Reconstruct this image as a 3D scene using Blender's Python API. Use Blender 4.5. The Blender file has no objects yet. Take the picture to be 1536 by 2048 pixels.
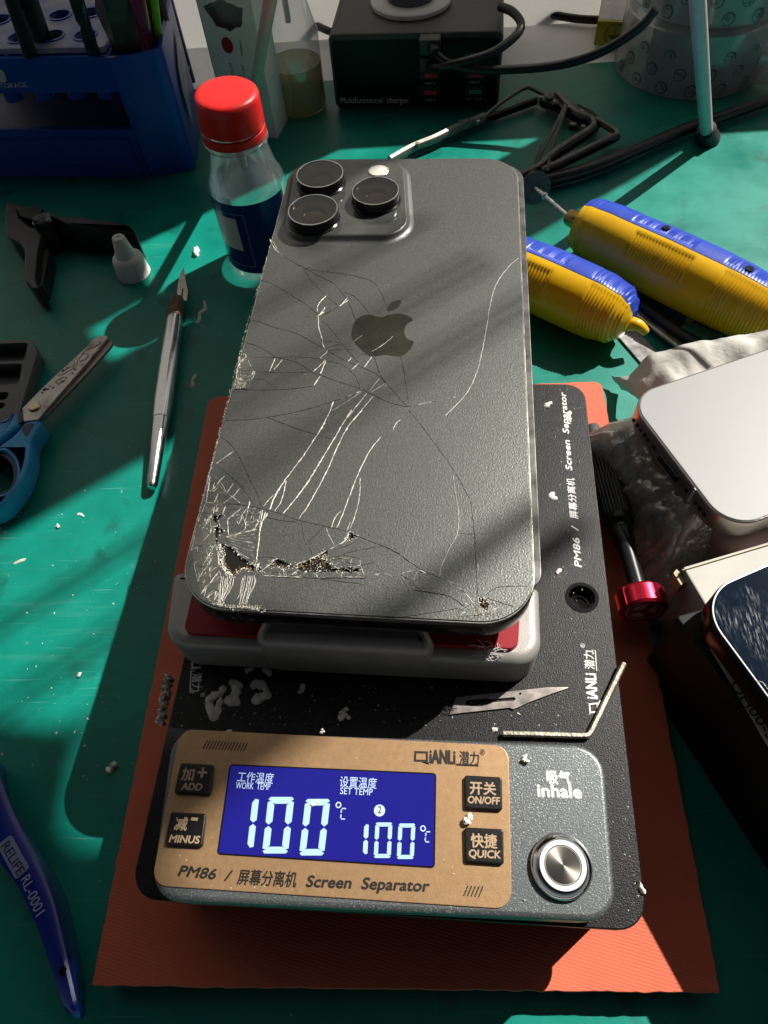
import bpy, bmesh, math, random
from mathutils import Vector, Matrix, noise

random.seed(7)
R = math.radians
scene = bpy.context.scene
COL = scene.collection
S = 0.001                                   # everything below is written in millimetres

# ------------------------------------------------------------------ camera
CAM_ROT = Matrix(((0.998218690, 0.0318786092, 0.0504301620),
                  (0.0, 0.845277094, -0.534328209),
                  (-0.0596611010, 0.533376405, 0.843771393)))
CAM_H = 200.0
FPX = 1380.0
cam_data = bpy.data.cameras.new('camera')
cam_data.sensor_fit = 'HORIZONTAL'
cam_data.sensor_width = 36.0
cam_data.lens = 36.0 * FPX / 1536.0
cam_data.clip_start = 0.005
cam_data.clip_end = 50.0
cam = bpy.data.objects.new('camera', cam_data)
COL.objects.link(cam)
cam.matrix_world = Matrix.Translation((0, 0, CAM_H * S)) @ CAM_ROT.to_4x4()
scene.camera = cam

# ------------------------------------------------------------------ light
SUN_AZ, SUN_EL = R(37.0), R(47.0)           # azimuth from +X towards +Y
TO_SUN = Vector((math.cos(SUN_EL) * math.cos(SUN_AZ), math.cos(SUN_EL) * math.sin(SUN_AZ), math.sin(SUN_EL)))
world = bpy.data.worlds.new('World')
scene.world = world
world.use_nodes = True
wt = world.node_tree
wt.nodes.clear()
w_out = wt.nodes.new('ShaderNodeOutputWorld')
w_bg = wt.nodes.new('ShaderNodeBackground')
w_sky = wt.nodes.new('ShaderNodeTexSky')
w_sky.sky_type = 'NISHITA'
w_sky.sun_disc = False
w_sky.sun_elevation = SUN_EL
w_sky.sun_rotation = R(90.0) - SUN_AZ
w_hsv = wt.nodes.new('ShaderNodeHueSaturation')
w_hsv.inputs['Saturation'].default_value = 0.35
wt.links.new(w_sky.outputs[0], w_hsv.inputs['Color'])
# daylight comes from the window side; the room behind the bench is dim
w_tc = wt.nodes.new('ShaderNodeTexCoord')
w_sep = wt.nodes.new('ShaderNodeSeparateXYZ')
w_mr = wt.nodes.new('ShaderNodeMapRange')          # 0 behind the bench, 1 on the window side
w_mr.inputs['From Min'].default_value = -0.1
w_mr.inputs['From Max'].default_value = 0.55
w_rm = wt.nodes.new('ShaderNodeMapRange')          # the room: pale walls low down, a dim ceiling above
w_rm.inputs['From Min'].default_value = 0.02
w_rm.inputs['From Max'].default_value = 0.40
w_rm.inputs['To Min'].default_value = 0.75
w_rm.inputs['To Max'].default_value = 0.06
w_mx = wt.nodes.new('ShaderNodeMix')
w_mx.inputs['B'].default_value = 1.0
w_mul = wt.nodes.new('ShaderNodeMix'); w_mul.data_type = 'RGBA'; w_mul.blend_type = 'MULTIPLY'
w_mul.inputs['Factor'].default_value = 1.0
wt.links.new(w_tc.outputs['Generated'], w_sep.inputs[0])
wt.links.new(w_sep.outputs['Y'], w_mr.inputs['Value'])
wt.links.new(w_sep.outputs['Z'], w_rm.inputs['Value'])
wt.links.new(w_mr.outputs['Result'], w_mx.inputs['Factor'])
wt.links.new(w_rm.outputs['Result'], w_mx.inputs['A'])
wt.links.new(w_hsv.outputs[0], w_mul.inputs[6])
wt.links.new(w_mx.outputs['Result'], w_mul.inputs[7])
wt.links.new(w_mul.outputs[2], w_bg.inputs['Color'])
w_bg.inputs['Strength'].default_value = 0.05
wt.links.new(w_bg.outputs[0], w_out.inputs['Surface'])

sun_data = bpy.data.lights.new('sun', 'SUN')
sun_data.energy = 5.0
sun_data.angle = R(0.53)
sun_data.color = (1.0, 0.95, 0.86)
sun = bpy.data.objects.new('sun', sun_data)
COL.objects.link(sun)
sun.rotation_euler = (-TO_SUN).to_track_quat('-Z', 'Y').to_euler()
sun.location = TO_SUN * 2.0

vs = scene.view_settings
vs.view_transform = 'Standard'
vs.look = 'None'
vs.exposure = 0.52
vs.gamma = 1.0
vs.use_curve_mapping = False
scene.cycles.use_denoising = True
scene.cycles.max_bounces = 8
scene.cycles.transparent_max_bounces = 16
scene.cycles.caustics_reflective = False
scene.cycles.caustics_refractive = False
scene.cycles.sample_clamp_indirect = 4.0

# ------------------------------------------------------------------ helpers: pixels of the 1536x2048 photograph to points in the place
CAM_POS = Vector((0, 0, CAM_H))
def P(px, py, z=0.0):
    r = CAM_ROT @ Vector(((px - 768) / FPX, -(py - 1024) / FPX, -1.0))
    return CAM_POS + r * ((z - CAM_H) / r.z)
def proj(p):
    c = CAM_ROT.transposed() @ (Vector(p) - CAM_POS)
    return 768 - FPX * c.x / c.z, 1024 + FPX * c.y / c.z
def depth(p):
    return -(CAM_ROT.transposed() @ (Vector(p) - CAM_POS)).z
def W(px, p):                               # millimetres that px pixels span at point p
    return px * depth(p) / FPX
def zat(p, py):                             # height above p whose picture lies on row py
    lo, hi = 0.0, 190.0
    for _ in range(50):
        m = (lo + hi) / 2
        if proj((p[0], p[1], m))[1] > py: lo = m
        else: hi = m
    return lo
def PP(pts, z=0.0):
    return [P(x, y, z) for x, y in pts]
def crop(pts, ox, oy, k):
    return [(ox + x * k, oy + y * k) for x, y in pts]

# ------------------------------------------------------------------ helpers: objects
ORG = {}
def tag(o, label=None, cat=None, group=None, kind=None):
    if label: o['label'] = label
    if cat: o['category'] = cat
    if group: o['group'] = group
    if kind: o['kind'] = kind
    return o
def thing(name, label, cat, loc, group=None):
    o = bpy.data.objects.new(name, None)
    o.empty_display_size = 0.01
    COL.objects.link(o)
    o.location = Vector(loc) * S
    ORG[o.name] = Vector(loc)
    return tag(o, label, cat, group)
def obj(name, bm, m, parent=None, smooth=True, angle=35, loc=None):
    """links bm (world millimetres) as one mesh object"""
    me = bpy.data.meshes.new(name)
    o = bpy.data.objects.new(name, me)
    COL.objects.link(o)
    if parent is not None:
        org = ORG[parent.name]
        o.parent = parent
    else:
        org = Vector(loc) if loc is not None else Vector((0, 0, 0))
        o.location = org * S
    ORG[o.name] = org
    bmesh.ops.recalc_face_normals(bm, faces=bm.faces)
    bm.normal_update()
    for v in bm.verts:
        v.co = (v.co - org) * S
    if smooth:
        a = R(angle)
        for f in bm.faces: f.smooth = True
        for e in bm.edges:
            if len(e.link_faces) != 2: continue
            f, g = e.link_faces
            t = e.calc_face_angle(0.0)
            if t > a or (t > .03 and (len(f.verts) > 6 or len(g.verts) > 6 or abs(f.normal.z) > .99999 or abs(g.normal.z) > .99999)): e.smooth = False
    bm.to_mesh(me)
    bm.free()
    for mm in (m if isinstance(m, (list, tuple)) else [m]):
        me.materials.append(mm)
    return o
def single(name, bm, m, label, cat, loc, group=None, **k):
    return tag(obj(name, bm, m, None, loc=loc, **k), label, cat, group)

# ------------------------------------------------------------------ helpers: shapes
def V2(p): return Vector((p[0], p[1]))
def round_poly(pts, r, n=6):
    """rounds the corners of a polygon; r is one radius or one per corner"""
    out = []
    k = len(pts)
    for i in range(k):
        p0, p1, p2 = V2(pts[i - 1]), V2(pts[i]), V2(pts[(i + 1) % k])
        rr = r[i] if isinstance(r, (list, tuple)) else r
        a, b = p0 - p1, p2 - p1
        la, lb = a.length, b.length
        a.normalize(); b.normalize()
        ang = math.acos(max(-1, min(1, a.dot(b))))
        if rr <= 0 or ang > 3.1:
            out.append((p1.x, p1.y)); continue
        d = min(rr / math.tan(ang / 2), la * .49, lb * .49)
        rr2 = d * math.tan(ang / 2)
        c = p1 + (a + b).normalized() * (rr2 / math.sin(ang / 2))
        s, e = p1 + a * d - c, p1 + b * d - c
        a0 = math.atan2(s.y, s.x); a1 = math.atan2(e.y, e.x)
        da = (a1 - a0 + math.pi) % (2 * math.pi) - math.pi
        for j in range(n + 1):
            t = a0 + da * j / n
            out.append((c.x + rr2 * math.cos(t), c.y + rr2 * math.sin(t)))
    return out
def area2(pts):
    return sum(pts[i - 1][0] * pts[i][1] - pts[i][0] * pts[i - 1][1] for i in range(len(pts))) / 2
def offset_poly(pts, d):
    """moves each vertex outwards by d (simple mitre)"""
    sg = 1 if area2(pts) > 0 else -1
    out = []
    k = len(pts)
    for i in range(k):
        p0, p1, p2 = V2(pts[i - 1]), V2(pts[i]), V2(pts[(i + 1) % k])
        e1, e2 = (p1 - p0), (p2 - p1)
        if e1.length < 1e-6: e1 = e2
        if e2.length < 1e-6: e2 = e1
        e1.normalize(); e2.normalize()
        n1, n2 = Vector((e1.y, -e1.x)) * sg, Vector((e2.y, -e2.x)) * sg
        m = n1 + n2
        if m.length < 1e-6: m = n1.copy()
        m.normalize()
        c = max(.4, m.dot(n1))
        out.append((p1.x + m.x * d / c, p1.y + m.y * d / c))
    return out
def loft(rings, bm=None, cap0=True, cap1=True, closed=True):
    """rings: lists of 3-D points of equal length"""
    bm = bm or bmesh.new()
    vr = [[bm.verts.new(p) for p in r] for r in rings]
    n = len(vr[0])
    for a, b in zip(vr, vr[1:]):
        for i in range(n if closed else n - 1):
            j = (i + 1) % n
            try: bm.faces.new((a[i], a[j], b[j], b[i]))
            except ValueError: pass
    if cap0: bm.faces.new(list(reversed(vr[0])))
    if cap1: bm.faces.new(vr[-1])
    return bm
def prism(pts, z0, z1, bev=0.0, seg=3, bm=None, bot=0.0):
    """upright prism whose top (and bottom) edge is rounded by bev"""
    rings = []
    p2 = [(p[0], p[1]) for p in pts]
    if bot > 0:
        for j in range(seg + 1):
            t = math.pi / 2 * j / seg
            q = offset_poly(p2, -bot * (1 - math.sin(t)))
            rings.append([(x, y, z0 + bot * (1 - math.cos(t))) for x, y in q])
    else:
        rings.append([(x, y, z0) for x, y in p2])
    if bev > 0:
        for j in range(seg + 1):
            t = math.pi / 2 * j / seg
            q = offset_poly(p2, -bev * (1 - math.cos(t)))
            rings.append([(x, y, z1 - bev * (1 - math.sin(t))) for x, y in q])
    else:
        rings.append([(x, y, z1) for x, y in p2])
    return loft(rings, bm)
def frame_to(p0, p1, up=(0, 0, 1)):
    """matrix whose Z axis runs from p0 to p1"""
    z = (Vector(p1) - Vector(p0)).normalized()
    u = Vector(up)
    if abs(z.dot(u)) > .98: u = Vector((0, 1, 0))
    x = u.cross(z).normalized()
    y = z.cross(x)
    m = Matrix((x, y, z)).transposed().to_4x4()
    m.translation = Vector(p0)
    return m
def lathe(prof, M=None, n=40, bm=None, cap0=True, cap1=True, wob=None):
    """prof: (r, z) from bottom to top; M places the axis"""
    M = M or Matrix.Identity(4)
    rings = []
    for r, z in prof:
        ring = []
        for i in range(n):
            t = 2 * math.pi * i / n
            rr = r * (1 + (wob(t, z) if wob else 0))
            ring.append(M @ Vector((max(rr, 1e-3) * math.cos(t), max(rr, 1e-3) * math.sin(t), z)))
        rings.append(ring)
    return loft(rings, bm, cap0, cap1)
def at(p): return Matrix.Translation(Vector(p))
def smooth_path(pts, k=6):
    pts = [Vector(p) for p in pts]
    if len(pts) < 3: return pts
    out = []
    for i in range(len(pts) - 1):
        p0, p1, p2, p3 = pts[max(i - 1, 0)], pts[i], pts[i + 1], pts[min(i + 2, len(pts) - 1)]
        for j in range(k):
            t = j / k
            out.append(.5 * ((2 * p1) + (p2 - p0) * t + (2 * p0 - 5 * p1 + 4 * p2 - p3) * t * t + (3 * p1 - p0 - 3 * p2 + p3) * t ** 3))
    out.append(pts[-1])
    return out
def tube(pts, r, n=10, bm=None, k=6, flat=1.0):
    path = smooth_path(pts, k) if k else [Vector(p) for p in pts]
    m = len(path)
    rings = []
    prev = None
    for i, p in enumerate(path):
        d = (path[min(i + 1, m - 1)] - path[max(i - 1, 0)])
        if d.length < 1e-9: d = Vector((1, 0, 0))
        d.normalize()
        if prev is None:
            u = Vector((0, 0, 1)) if abs(d.z) < .9 else Vector((1, 0, 0))
            x = u.cross(d).normalized()
        else:
            x = (prev - d * prev.dot(d)).normalized()
        prev = x
        y = d.cross(x)
        rr = r if not isinstance(r, (list, tuple)) else r[0] + (r[1] - r[0]) * i / (m - 1)
        rings.append([p + (x * math.cos(2 * math.pi * j / n) + y * math.sin(2 * math.pi * j / n) * flat) * rr for j in range(n)])
    return loft(rings, bm)
def hexa(b, t, bm=None):
    """solid between two polygons of equal length (3-D points)"""
    return loft([b, t], bm)
def slab(p0, p1, w, h, bm=None, up=(0, 0, 1)):
    """bar from p0 to p1 of width w (sideways) and height h (along up)"""
    p0, p1 = Vector(p0), Vector(p1)
    d = (p1 - p0).normalized()
    s = d.cross(Vector(up)).normalized() * w / 2
    u = s.cross(d).normalized() * h / 2
    return loft([[p + s + u, p - s + u, p - s - u, p + s - u] if True else 0 for p in (p0, p1)], bm)
def sheet(fn, nu, nv, bm=None):
    """grid surface fn(u, v) -> point, u and v from 0 to 1"""
    bm = bm or bmesh.new()
    g = [[bm.verts.new(fn(i / nu, j / nv)) for j in range(nv + 1)] for i in range(nu + 1)]
    for i in range(nu):
        for j in range(nv):
            bm.faces.new((g[i][j], g[i + 1][j], g[i + 1][j + 1], g[i][j + 1]))
    return bm
def from_curve(c, M):
    o = bpy.data.objects.new('tmp', c)
    COL.objects.link(o)
    dg = bpy.context.evaluated_depsgraph_get()
    dg.update()
    me = bpy.data.meshes.new_from_object(o.evaluated_get(dg))
    bm = bmesh.new()
    bm.from_mesh(me)
    bpy.data.objects.remove(o)
    bpy.data.meshes.remove(me)
    bpy.data.curves.remove(c)
    bmesh.ops.remove_doubles(bm, verts=bm.verts, dist=1e-5)
    bmesh.ops.transform(bm, matrix=M, verts=bm.verts)
    return bm
def cut_plate(outer, holes, z0, z1, M=None, bev=0.0):
    """flat plate with holes, from z0 to z1 (before M)"""
    c = bpy.data.curves.new('tmp', 'CURVE')
    c.dimensions = '2D'
    c.fill_mode = 'BOTH'
    h = (z1 - z0) / 2
    c.extrude = max(h - bev, 0)
    c.bevel_depth = bev
    c.bevel_resolution = 2
    c.offset = -bev
    for poly in [outer] + list(holes):
        s = c.splines.new('POLY')
        s.points.add(len(poly) - 1)
        for q, p in zip(s.points, poly): q.co = (p[0], p[1], 0, 1)
        s.use_cyclic_u = True
    return from_curve(c, (M or Matrix.Identity(4)) @ Matrix.Translation((0, 0, (z0 + z1) / 2)))
def text_bm(s, p0, p1, height=None, up=None, thick=.06, bold=0.0, shear=0.0, lift=.04, nrm=None, sy=None):
    """lettering whose baseline runs from p0 to p1; height = height of the tallest glyph"""
    p0, p1 = Vector(p0), Vector(p1)
    c = bpy.data.curves.new('tmp', 'FONT')
    c.body = s
    c.size = 1.0
    c.shear = shear
    c.resolution_u = 3
    bm = from_curve(c, Matrix.Identity(4))
    xs = [v.co.x for v in bm.verts]; ys = [v.co.y for v in bm.verts]
    x0, x1, y1 = min(xs), max(xs), max(ys)
    kx = (p1 - p0).length / (x1 - x0)
    ky = height / y1 if height else kx
    X = (p1 - p0).normalized()
    Z = Vector(nrm).normalized() if nrm is not None else Vector((0, 0, 1))
    Y = Z.cross(X).normalized()
    Z = X.cross(Y)
    for v in bm.verts:
        v.co = p0 + X * ((v.co.x - x0) * kx) + Y * (v.co.y * ky) + Z * lift
    hgt = height or (y1 * ky)
    src = bm
    out = bmesh.new()
    steps = [(0, 0)] if bold <= 0 else [(0, 0), (1, 0), (-1, 0), (0, 1), (0, -1)]
    for k, (dx, dy) in enumerate(steps):           # heavier strokes: the same letters laid again a hair aside and a hair lower
        c2 = src.copy()
        g = bmesh.ops.extrude_face_region(c2, geom=c2.faces[:])
        bmesh.ops.translate(c2, vec=Z * (thick - .006 * k), verts=[v for v in g['geom'] if isinstance(v, bmesh.types.BMVert)])
        d = X * (dx * bold * hgt) + Y * (dy * bold * hgt)
        for v in c2.verts: v.co += d
        add(out, c2)
    src.free()
    return out
def add(bm, other):
    """appends other to bm"""
    me = bpy.data.meshes.new('tmp')
    other.to_mesh(me)
    other.free()
    bm.from_mesh(me)
    bpy.data.meshes.remove(me)
    return bm
def circle(c, r, n=32, ry=None):
    return [(c[0] + r * math.cos(2 * math.pi * i / n), c[1] + (ry or r) * math.sin(2 * math.pi * i / n)) for i in range(n)]

# ------------------------------------------------------------------ helpers: materials
def mat(name, col, rough=.5, metal=0.0, spec=.5, var=0.0, vscale=120.0, bump=0.0, bscale=800.0, rvar=0.0, coat=0.0,
        trans=0.0, emit=None, estr=0.0, col2=None, stretch=None, sheen=0.0, detail=6.0, ior=1.45, bdist=.0004, sss=0.0):
    m = bpy.data.materials.new(name)
    m.use_nodes = True
    nt = m.node_tree
    b = nt.nodes['Principled BSDF']
    b.inputs['Base Color'].default_value = (*col, 1)
    b.inputs['Roughness'].default_value = rough
    b.inputs['Metallic'].default_value = metal
    b.inputs['Specular IOR Level'].default_value = spec
    b.inputs['Coat Weight'].default_value = coat
    b.inputs['Coat Roughness'].default_value = .08
    b.inputs['Transmission Weight'].default_value = trans
    b.inputs['IOR'].default_value = ior
    if sss:
        b.inputs['Subsurface Weight'].default_value = sss
        b.inputs['Subsurface Radius'].default_value = (.002, .0015, .001)
        b.inputs['Subsurface Scale'].default_value = 1.0
    if emit:
        b.inputs['Emission Color'].default_value = (*emit, 1)
        b.inputs['Emission Strength'].default_value = estr
    tc = nt.nodes.new('ShaderNodeTexCoord')
    src = tc.outputs['Object']
    if stretch:
        mp = nt.nodes.new('ShaderNodeMapping')
        mp.inputs['Scale'].default_value = stretch
        nt.links.new(src, mp.inputs['Vector'])
        src = mp.outputs['Vector']
    if var > 0 or rvar > 0:
        n = nt.nodes.new('ShaderNodeTexNoise')
        n.inputs['Scale'].default_value = vscale
        n.inputs['Detail'].default_value = detail
        n.inputs['Roughness'].default_value = .65
        nt.links.new(src, n.inputs['Vector'])
        if var > 0:
            r = nt.nodes.new('ShaderNodeValToRGB')
            r.color_ramp.elements[0].position = .3
            r.color_ramp.elements[1].position = .72
            c2 = col2 or tuple(min(1, x * (1 + var)) for x in col)
            c1 = tuple(x * (1 - var) for x in col) if col2 is None else col
            r.color_ramp.elements[0].color = (*c1, 1)
            r.color_ramp.elements[1].color = (*c2, 1)
            nt.links.new(n.outputs['Fac'], r.inputs['Fac'])
            nt.links.new(r.outputs['Color'], b.inputs['Base Color'])
        if rvar > 0:
            mr = nt.nodes.new('ShaderNodeMapRange')
            mr.inputs['From Min'].default_value = .3
            mr.inputs['From Max'].default_value = .7
            mr.inputs['To Min'].default_value = max(.02, rough - rvar)
            mr.inputs['To Max'].default_value = min(1, rough + rvar)
            nt.links.new(n.outputs['Fac'], mr.inputs['Value'])
            nt.links.new(mr.outputs['Result'], b.inputs['Roughness'])
    if bump > 0:
        n2 = nt.nodes.new('ShaderNodeTexNoise')
        n2.inputs['Scale'].default_value = bscale
        n2.inputs['Detail'].default_value = 3.0
        nt.links.new(src, n2.inputs['Vector'])
        bp = nt.nodes.new('ShaderNodeBump')
        bp.inputs['Strength'].default_value = bump
        bp.inputs['Distance'].default_value = bdist
        nt.links.new(n2.outputs['Fac'], bp.inputs['Height'])
        nt.links.new(bp.outputs['Normal'], b.inputs['Normal'])
    return m
def film(name, tint=(1, 1, 1), gloss=.12, rough=.05, haze=0.0, hcol=(.8, .8, .8), bump=0.0, bscale=200.0, bdist=.001, edge=.5):
    """thin clear plastic: see-through, with a sheen that grows at grazing angles and a share of milky haze"""
    m = bpy.data.materials.new(name)
    m.use_nodes = True
    nt = m.node_tree
    nt.nodes.clear()
    out = nt.nodes.new('ShaderNodeOutputMaterial')
    tr = nt.nodes.new('ShaderNodeBsdfTransparent'); tr.inputs['Color'].default_value = (*tint, 1)
    gl = nt.nodes.new('ShaderNodeBsdfGlossy'); gl.inputs['Roughness'].default_value = rough
    df = nt.nodes.new('ShaderNodeBsdfDiffuse'); df.inputs['Color'].default_value = (*hcol, 1)
    tl = nt.nodes.new('ShaderNodeBsdfTranslucent'); tl.inputs['Color'].default_value = (*hcol, 1)
    lw = nt.nodes.new('ShaderNodeLayerWeight'); lw.inputs['Blend'].default_value = .35
    mr = nt.nodes.new('ShaderNodeMapRange')
    mr.inputs['To Min'].default_value = gloss
    mr.inputs['To Max'].default_value = edge
    nt.links.new(lw.outputs['Facing'], mr.inputs['Value'])
    m0 = nt.nodes.new('ShaderNodeMixShader'); m0.inputs[0].default_value = .5
    nt.links.new(df.outputs[0], m0.inputs[1]); nt.links.new(tl.outputs[0], m0.inputs[2])
    m1 = nt.nodes.new('ShaderNodeMixShader'); m1.inputs[0].default_value = haze
    nt.links.new(tr.outputs[0], m1.inputs[1]); nt.links.new(m0.outputs[0], m1.inputs[2])
    m2 = nt.nodes.new('ShaderNodeMixShader')
    nt.links.new(mr.outputs['Result'], m2.inputs[0])
    nt.links.new(m1.outputs[0], m2.inputs[1]); nt.links.new(gl.outputs[0], m2.inputs[2])
    nt.links.new(m2.outputs[0], out.inputs['Surface'])
    if bump > 0:
        tc = nt.nodes.new('ShaderNodeTexCoord')
        n2 = nt.nodes.new('ShaderNodeTexNoise'); n2.inputs['Scale'].default_value = bscale; n2.inputs['Detail'].default_value = 4
        nt.links.new(tc.outputs['Object'], n2.inputs['Vector'])
        bp = nt.nodes.new('ShaderNodeBump'); bp.inputs['Strength'].default_value = bump; bp.inputs['Distance'].default_value = bdist
        nt.links.new(n2.outputs['Fac'], bp.inputs['Height'])
        nt.links.new(bp.outputs['Normal'], gl.inputs['Normal'])
        nt.links.new(bp.outputs['Normal'], lw.inputs['Normal'])
    return m
# ------------------------------------------------------------------ materials shared by many things
M_white_wall = mat('white_paint', (.66, .66, .68), .7, var=.06, vscale=20, bump=.2, bscale=300)
M_desk = mat('white_laminate', (.84, .83, .83), .45, var=.1, vscale=30, rvar=.1)
M_dark = mat('black_plastic', (.012, .012, .013), .38, var=.3, vscale=200, bump=.15, bscale=1500)
M_black_gloss = mat('black_gloss', (.008, .008, .009), .12)
M_rubber = mat('black_rubber', (.014, .014, .014), .6, var=.3, vscale=300, bump=.2, bscale=2000)
M_steel = mat('brushed_steel', (.62, .6, .57), .28, 1.0, var=.15, vscale=400, rvar=.1)
M_chrome = mat('polished_chrome', (.75, .75, .74), .1, 1.0)
M_white_print = mat('white_print', (.72, .72, .7), .5)
M_black_print = mat('black_print', (.012, .01, .008), .5)
M_clear = film('clear_plastic', (.93, .95, .95), .07, .08, .10, (.75, .76, .77), bump=.25, bscale=60, edge=.6)

# ------------------------------------------------------------------ the setting: desk, green mat, and an added sheet cut to shape the sunlight
WALL_Y = 476.0
tag(obj('desk', prism([(-700, -420), (900, -420), (900, WALL_Y), (-700, WALL_Y)], -32, -2, 1), M_desk), kind='structure')

m_green = mat('green_mat_rubber', (.0005, .205, .155), .40, var=.26, vscale=26, rvar=.12, bump=.25, bscale=2600, bdist=.0002, spec=.4, detail=9)
def scratched(m):
    """long pale scuffs worn into the surface"""
    nt = m.node_tree
    b = nt.nodes['Principled BSDF']
    tc = nt.nodes.new('ShaderNodeTexCoord')
    mp = nt.nodes.new('ShaderNodeMapping')
    mp.inputs['Rotation'].default_value = (0, 0, R(-38))
    mp.inputs['Scale'].default_value = (14, 190, 1)
    n = nt.nodes.new('ShaderNodeTexNoise'); n.inputs['Scale'].default_value = 1.0; n.inputs['Detail'].default_value = 7; n.inputs['Roughness'].default_value = .7
    nt.links.new(tc.outputs['Object'], mp.inputs['Vector']); nt.links.new(mp.outputs['Vector'], n.inputs['Vector'])
    area = nt.nodes.new('ShaderNodeTexNoise'); area.inputs['Scale'].default_value = 9.0; area.inputs['Detail'].default_value = 2
    nt.links.new(tc.outputs['Object'], area.inputs['Vector'])
    r1 = nt.nodes.new('ShaderNodeMapRange'); r1.inputs['From Min'].default_value = .55; r1.inputs['From Max'].default_value = .85; r1.inputs['To Max'].default_value = .34
    nt.links.new(n.outputs['Fac'], r1.inputs['Value'])
    r2 = nt.nodes.new('ShaderNodeMapRange'); r2.inputs['From Min'].default_value = .42; r2.inputs['From Max'].default_value = .62
    nt.links.new(area.outputs['Fac'], r2.inputs['Value'])
    mul = nt.nodes.new('ShaderNodeMath'); mul.operation = 'MULTIPLY'
    nt.links.new(r1.outputs['Result'], mul.inputs[0]); nt.links.new(r2.outputs['Result'], mul.inputs[1])
    mx = nt.nodes.new('ShaderNodeMix'); mx.data_type = 'RGBA'
    old = b.inputs['Base Color'].links[0].from_socket
    nt.links.new(mul.outputs[0], mx.inputs['Factor'])
    nt.links.new(old, mx.inputs[6]); mx.inputs[7].default_value = (.14, .36, .28, 1)
    nt.links.new(mx.outputs[2], b.inputs['Base Color'])
scratched(m_green)
def grime(m):
    nt = m.node_tree; b = nt.nodes['Principled BSDF']
    tc = nt.nodes.new('ShaderNodeTexCoord')
    old = b.inputs['Base Color'].links[0].from_socket
    for rot, sc, lo, hi, colr, amt in ((20, (30, 900, 1), .66, .74, (.10, .30, .24), .5), (-62, (24, 1100, 1), .67, .75, (.09, .28, .22), .5), (0, (60, 60, 1), .60, .78, (.004, .03, .024), .75), (0, (420, 420, 1), .70, .76, (.16, .34, .28), .6)):
        mp = nt.nodes.new('ShaderNodeMapping'); mp.inputs['Rotation'].default_value = (0, 0, R(rot)); mp.inputs['Scale'].default_value = sc
        n = nt.nodes.new('ShaderNodeTexNoise'); n.inputs['Scale'].default_value = 1; n.inputs['Detail'].default_value = 4; n.inputs['Distortion'].default_value = .25
        nt.links.new(tc.outputs['Object'], mp.inputs['Vector']); nt.links.new(mp.outputs['Vector'], n.inputs['Vector'])
        r = nt.nodes.new('ShaderNodeMapRange'); r.inputs['From Min'].default_value = lo; r.inputs['From Max'].default_value = hi; r.inputs['To Max'].default_value = amt
        nt.links.new(n.outputs['Fac'], r.inputs['Value'])
        mx = nt.nodes.new('ShaderNodeMix'); mx.data_type = 'RGBA'
        nt.links.new(r.outputs['Result'], mx.inputs['Factor']); nt.links.new(old, mx.inputs[6]); mx.inputs[7].default_value = (*colr, 1)
        old = mx.outputs[2]
    nt.links.new(old, b.inputs['Base Color'])
grime(m_green)
tag(obj('work_mat', prism(round_poly([(-560, -300), (620, -300), (620, 424), (-560, 419)], 6), -2, 0, .6), m_green), kind='structure')

def ground_to_mask(s, t):
    """the point of the added sheet through which the sun reaches the desk at distance s along and t across its rays"""
    ca, sa = math.cos(SUN_AZ), math.sin(SUN_AZ)
    x, y = s * ca - t * sa, s * sa + t * ca
    d = (WALL_Y - y) / sa
    return (x + d * ca, d * math.tan(SUN_EL))
def s_at_height(t, z):
    ca, sa = math.cos(SUN_AZ), math.sin(SUN_AZ)
    y = WALL_Y - z / math.tan(SUN_EL) * sa
    return (y - t * ca) / sa
def opening(t0, t1, smin, cut_base=236):
    low = [(smin(t1 + (t0 - t1) * i / 6), t1 + (t0 - t1) * i / 6) for i in range(7)]
    return [ground_to_mask(s_at_height(t0, cut_base), t0), ground_to_mask(s_at_height(t1, cut_base), t1)] + [ground_to_mask(*q) for q in low]
def smin_main(t):
    pts = [(-150, -150), (26, -120), (30, -78), (49, -78), (57, -47), (66, -46), (74, -59), (82, -62), (104, -48), (131, -76), (184, -140)]
    for (a, b), (c, d) in zip(pts, pts[1:]):
        if t <= c: return b + (d - b) * (t - a) / (c - a)
    return -140
def mask_cut(t0, t1, smin, bars, s_bar, cut_base=236):
    """one cut shaped to a sun patch; bars are added shading strips (t, width) hanging into it from the top down to the height that throws s_bar"""
    edge = []
    ts = sorted(set([t0, t1] + [t for t in (-60, 0, 26, 30, 40, 57, 67, 74, 82, 93, 118, 131, 160) if t0 < t < t1] + [t + d for t, w in bars for d in (-w / 2, w / 2)]))
    for t in ts:
        bar = [(bt, w) for bt, w in bars if abs(abs(t - bt) - w / 2) < 1e-6]
        if bar:
            bt, w = bar[0]
            k = max(0, w / 2 - 3.0) if w > 5 else 0     # a wide strip narrows here to slim the shade it throws
            tn = t + k if t < bt else t - k
            q = [(smin(t), t), (-36, t), (-24, tn), (s_bar, tn)] if k else [(smin(t), t), (s_bar, t)]
            edge += q if t < bt else q[::-1]
        else: edge.append((smin(t), t))
    return [ground_to_mask(*q) for q in edge] + [ground_to_mask(s_at_height(t1, cut_base), t1), ground_to_mask(s_at_height(t0, cut_base), t0)]
mask_cuts = [mask_cut(-150, 183, smin_main, [(51.4, 10.4), (99.5, 1.3), (103.5, 1.6), (107.5, 1.3), (121, 1.4), (125.5, 1.7), (130, 1.3), (149.5, 1.7), (154, 1.5)], 62), mask_cut(238, 300, lambda t: 24 if t < 263 else 58, [(262, .01), (264, .01)], 220, 226)]
mask_M = Matrix.Translation((0, WALL_Y, 0)) @ Matrix.Rotation(R(90), 4, 'X')
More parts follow.
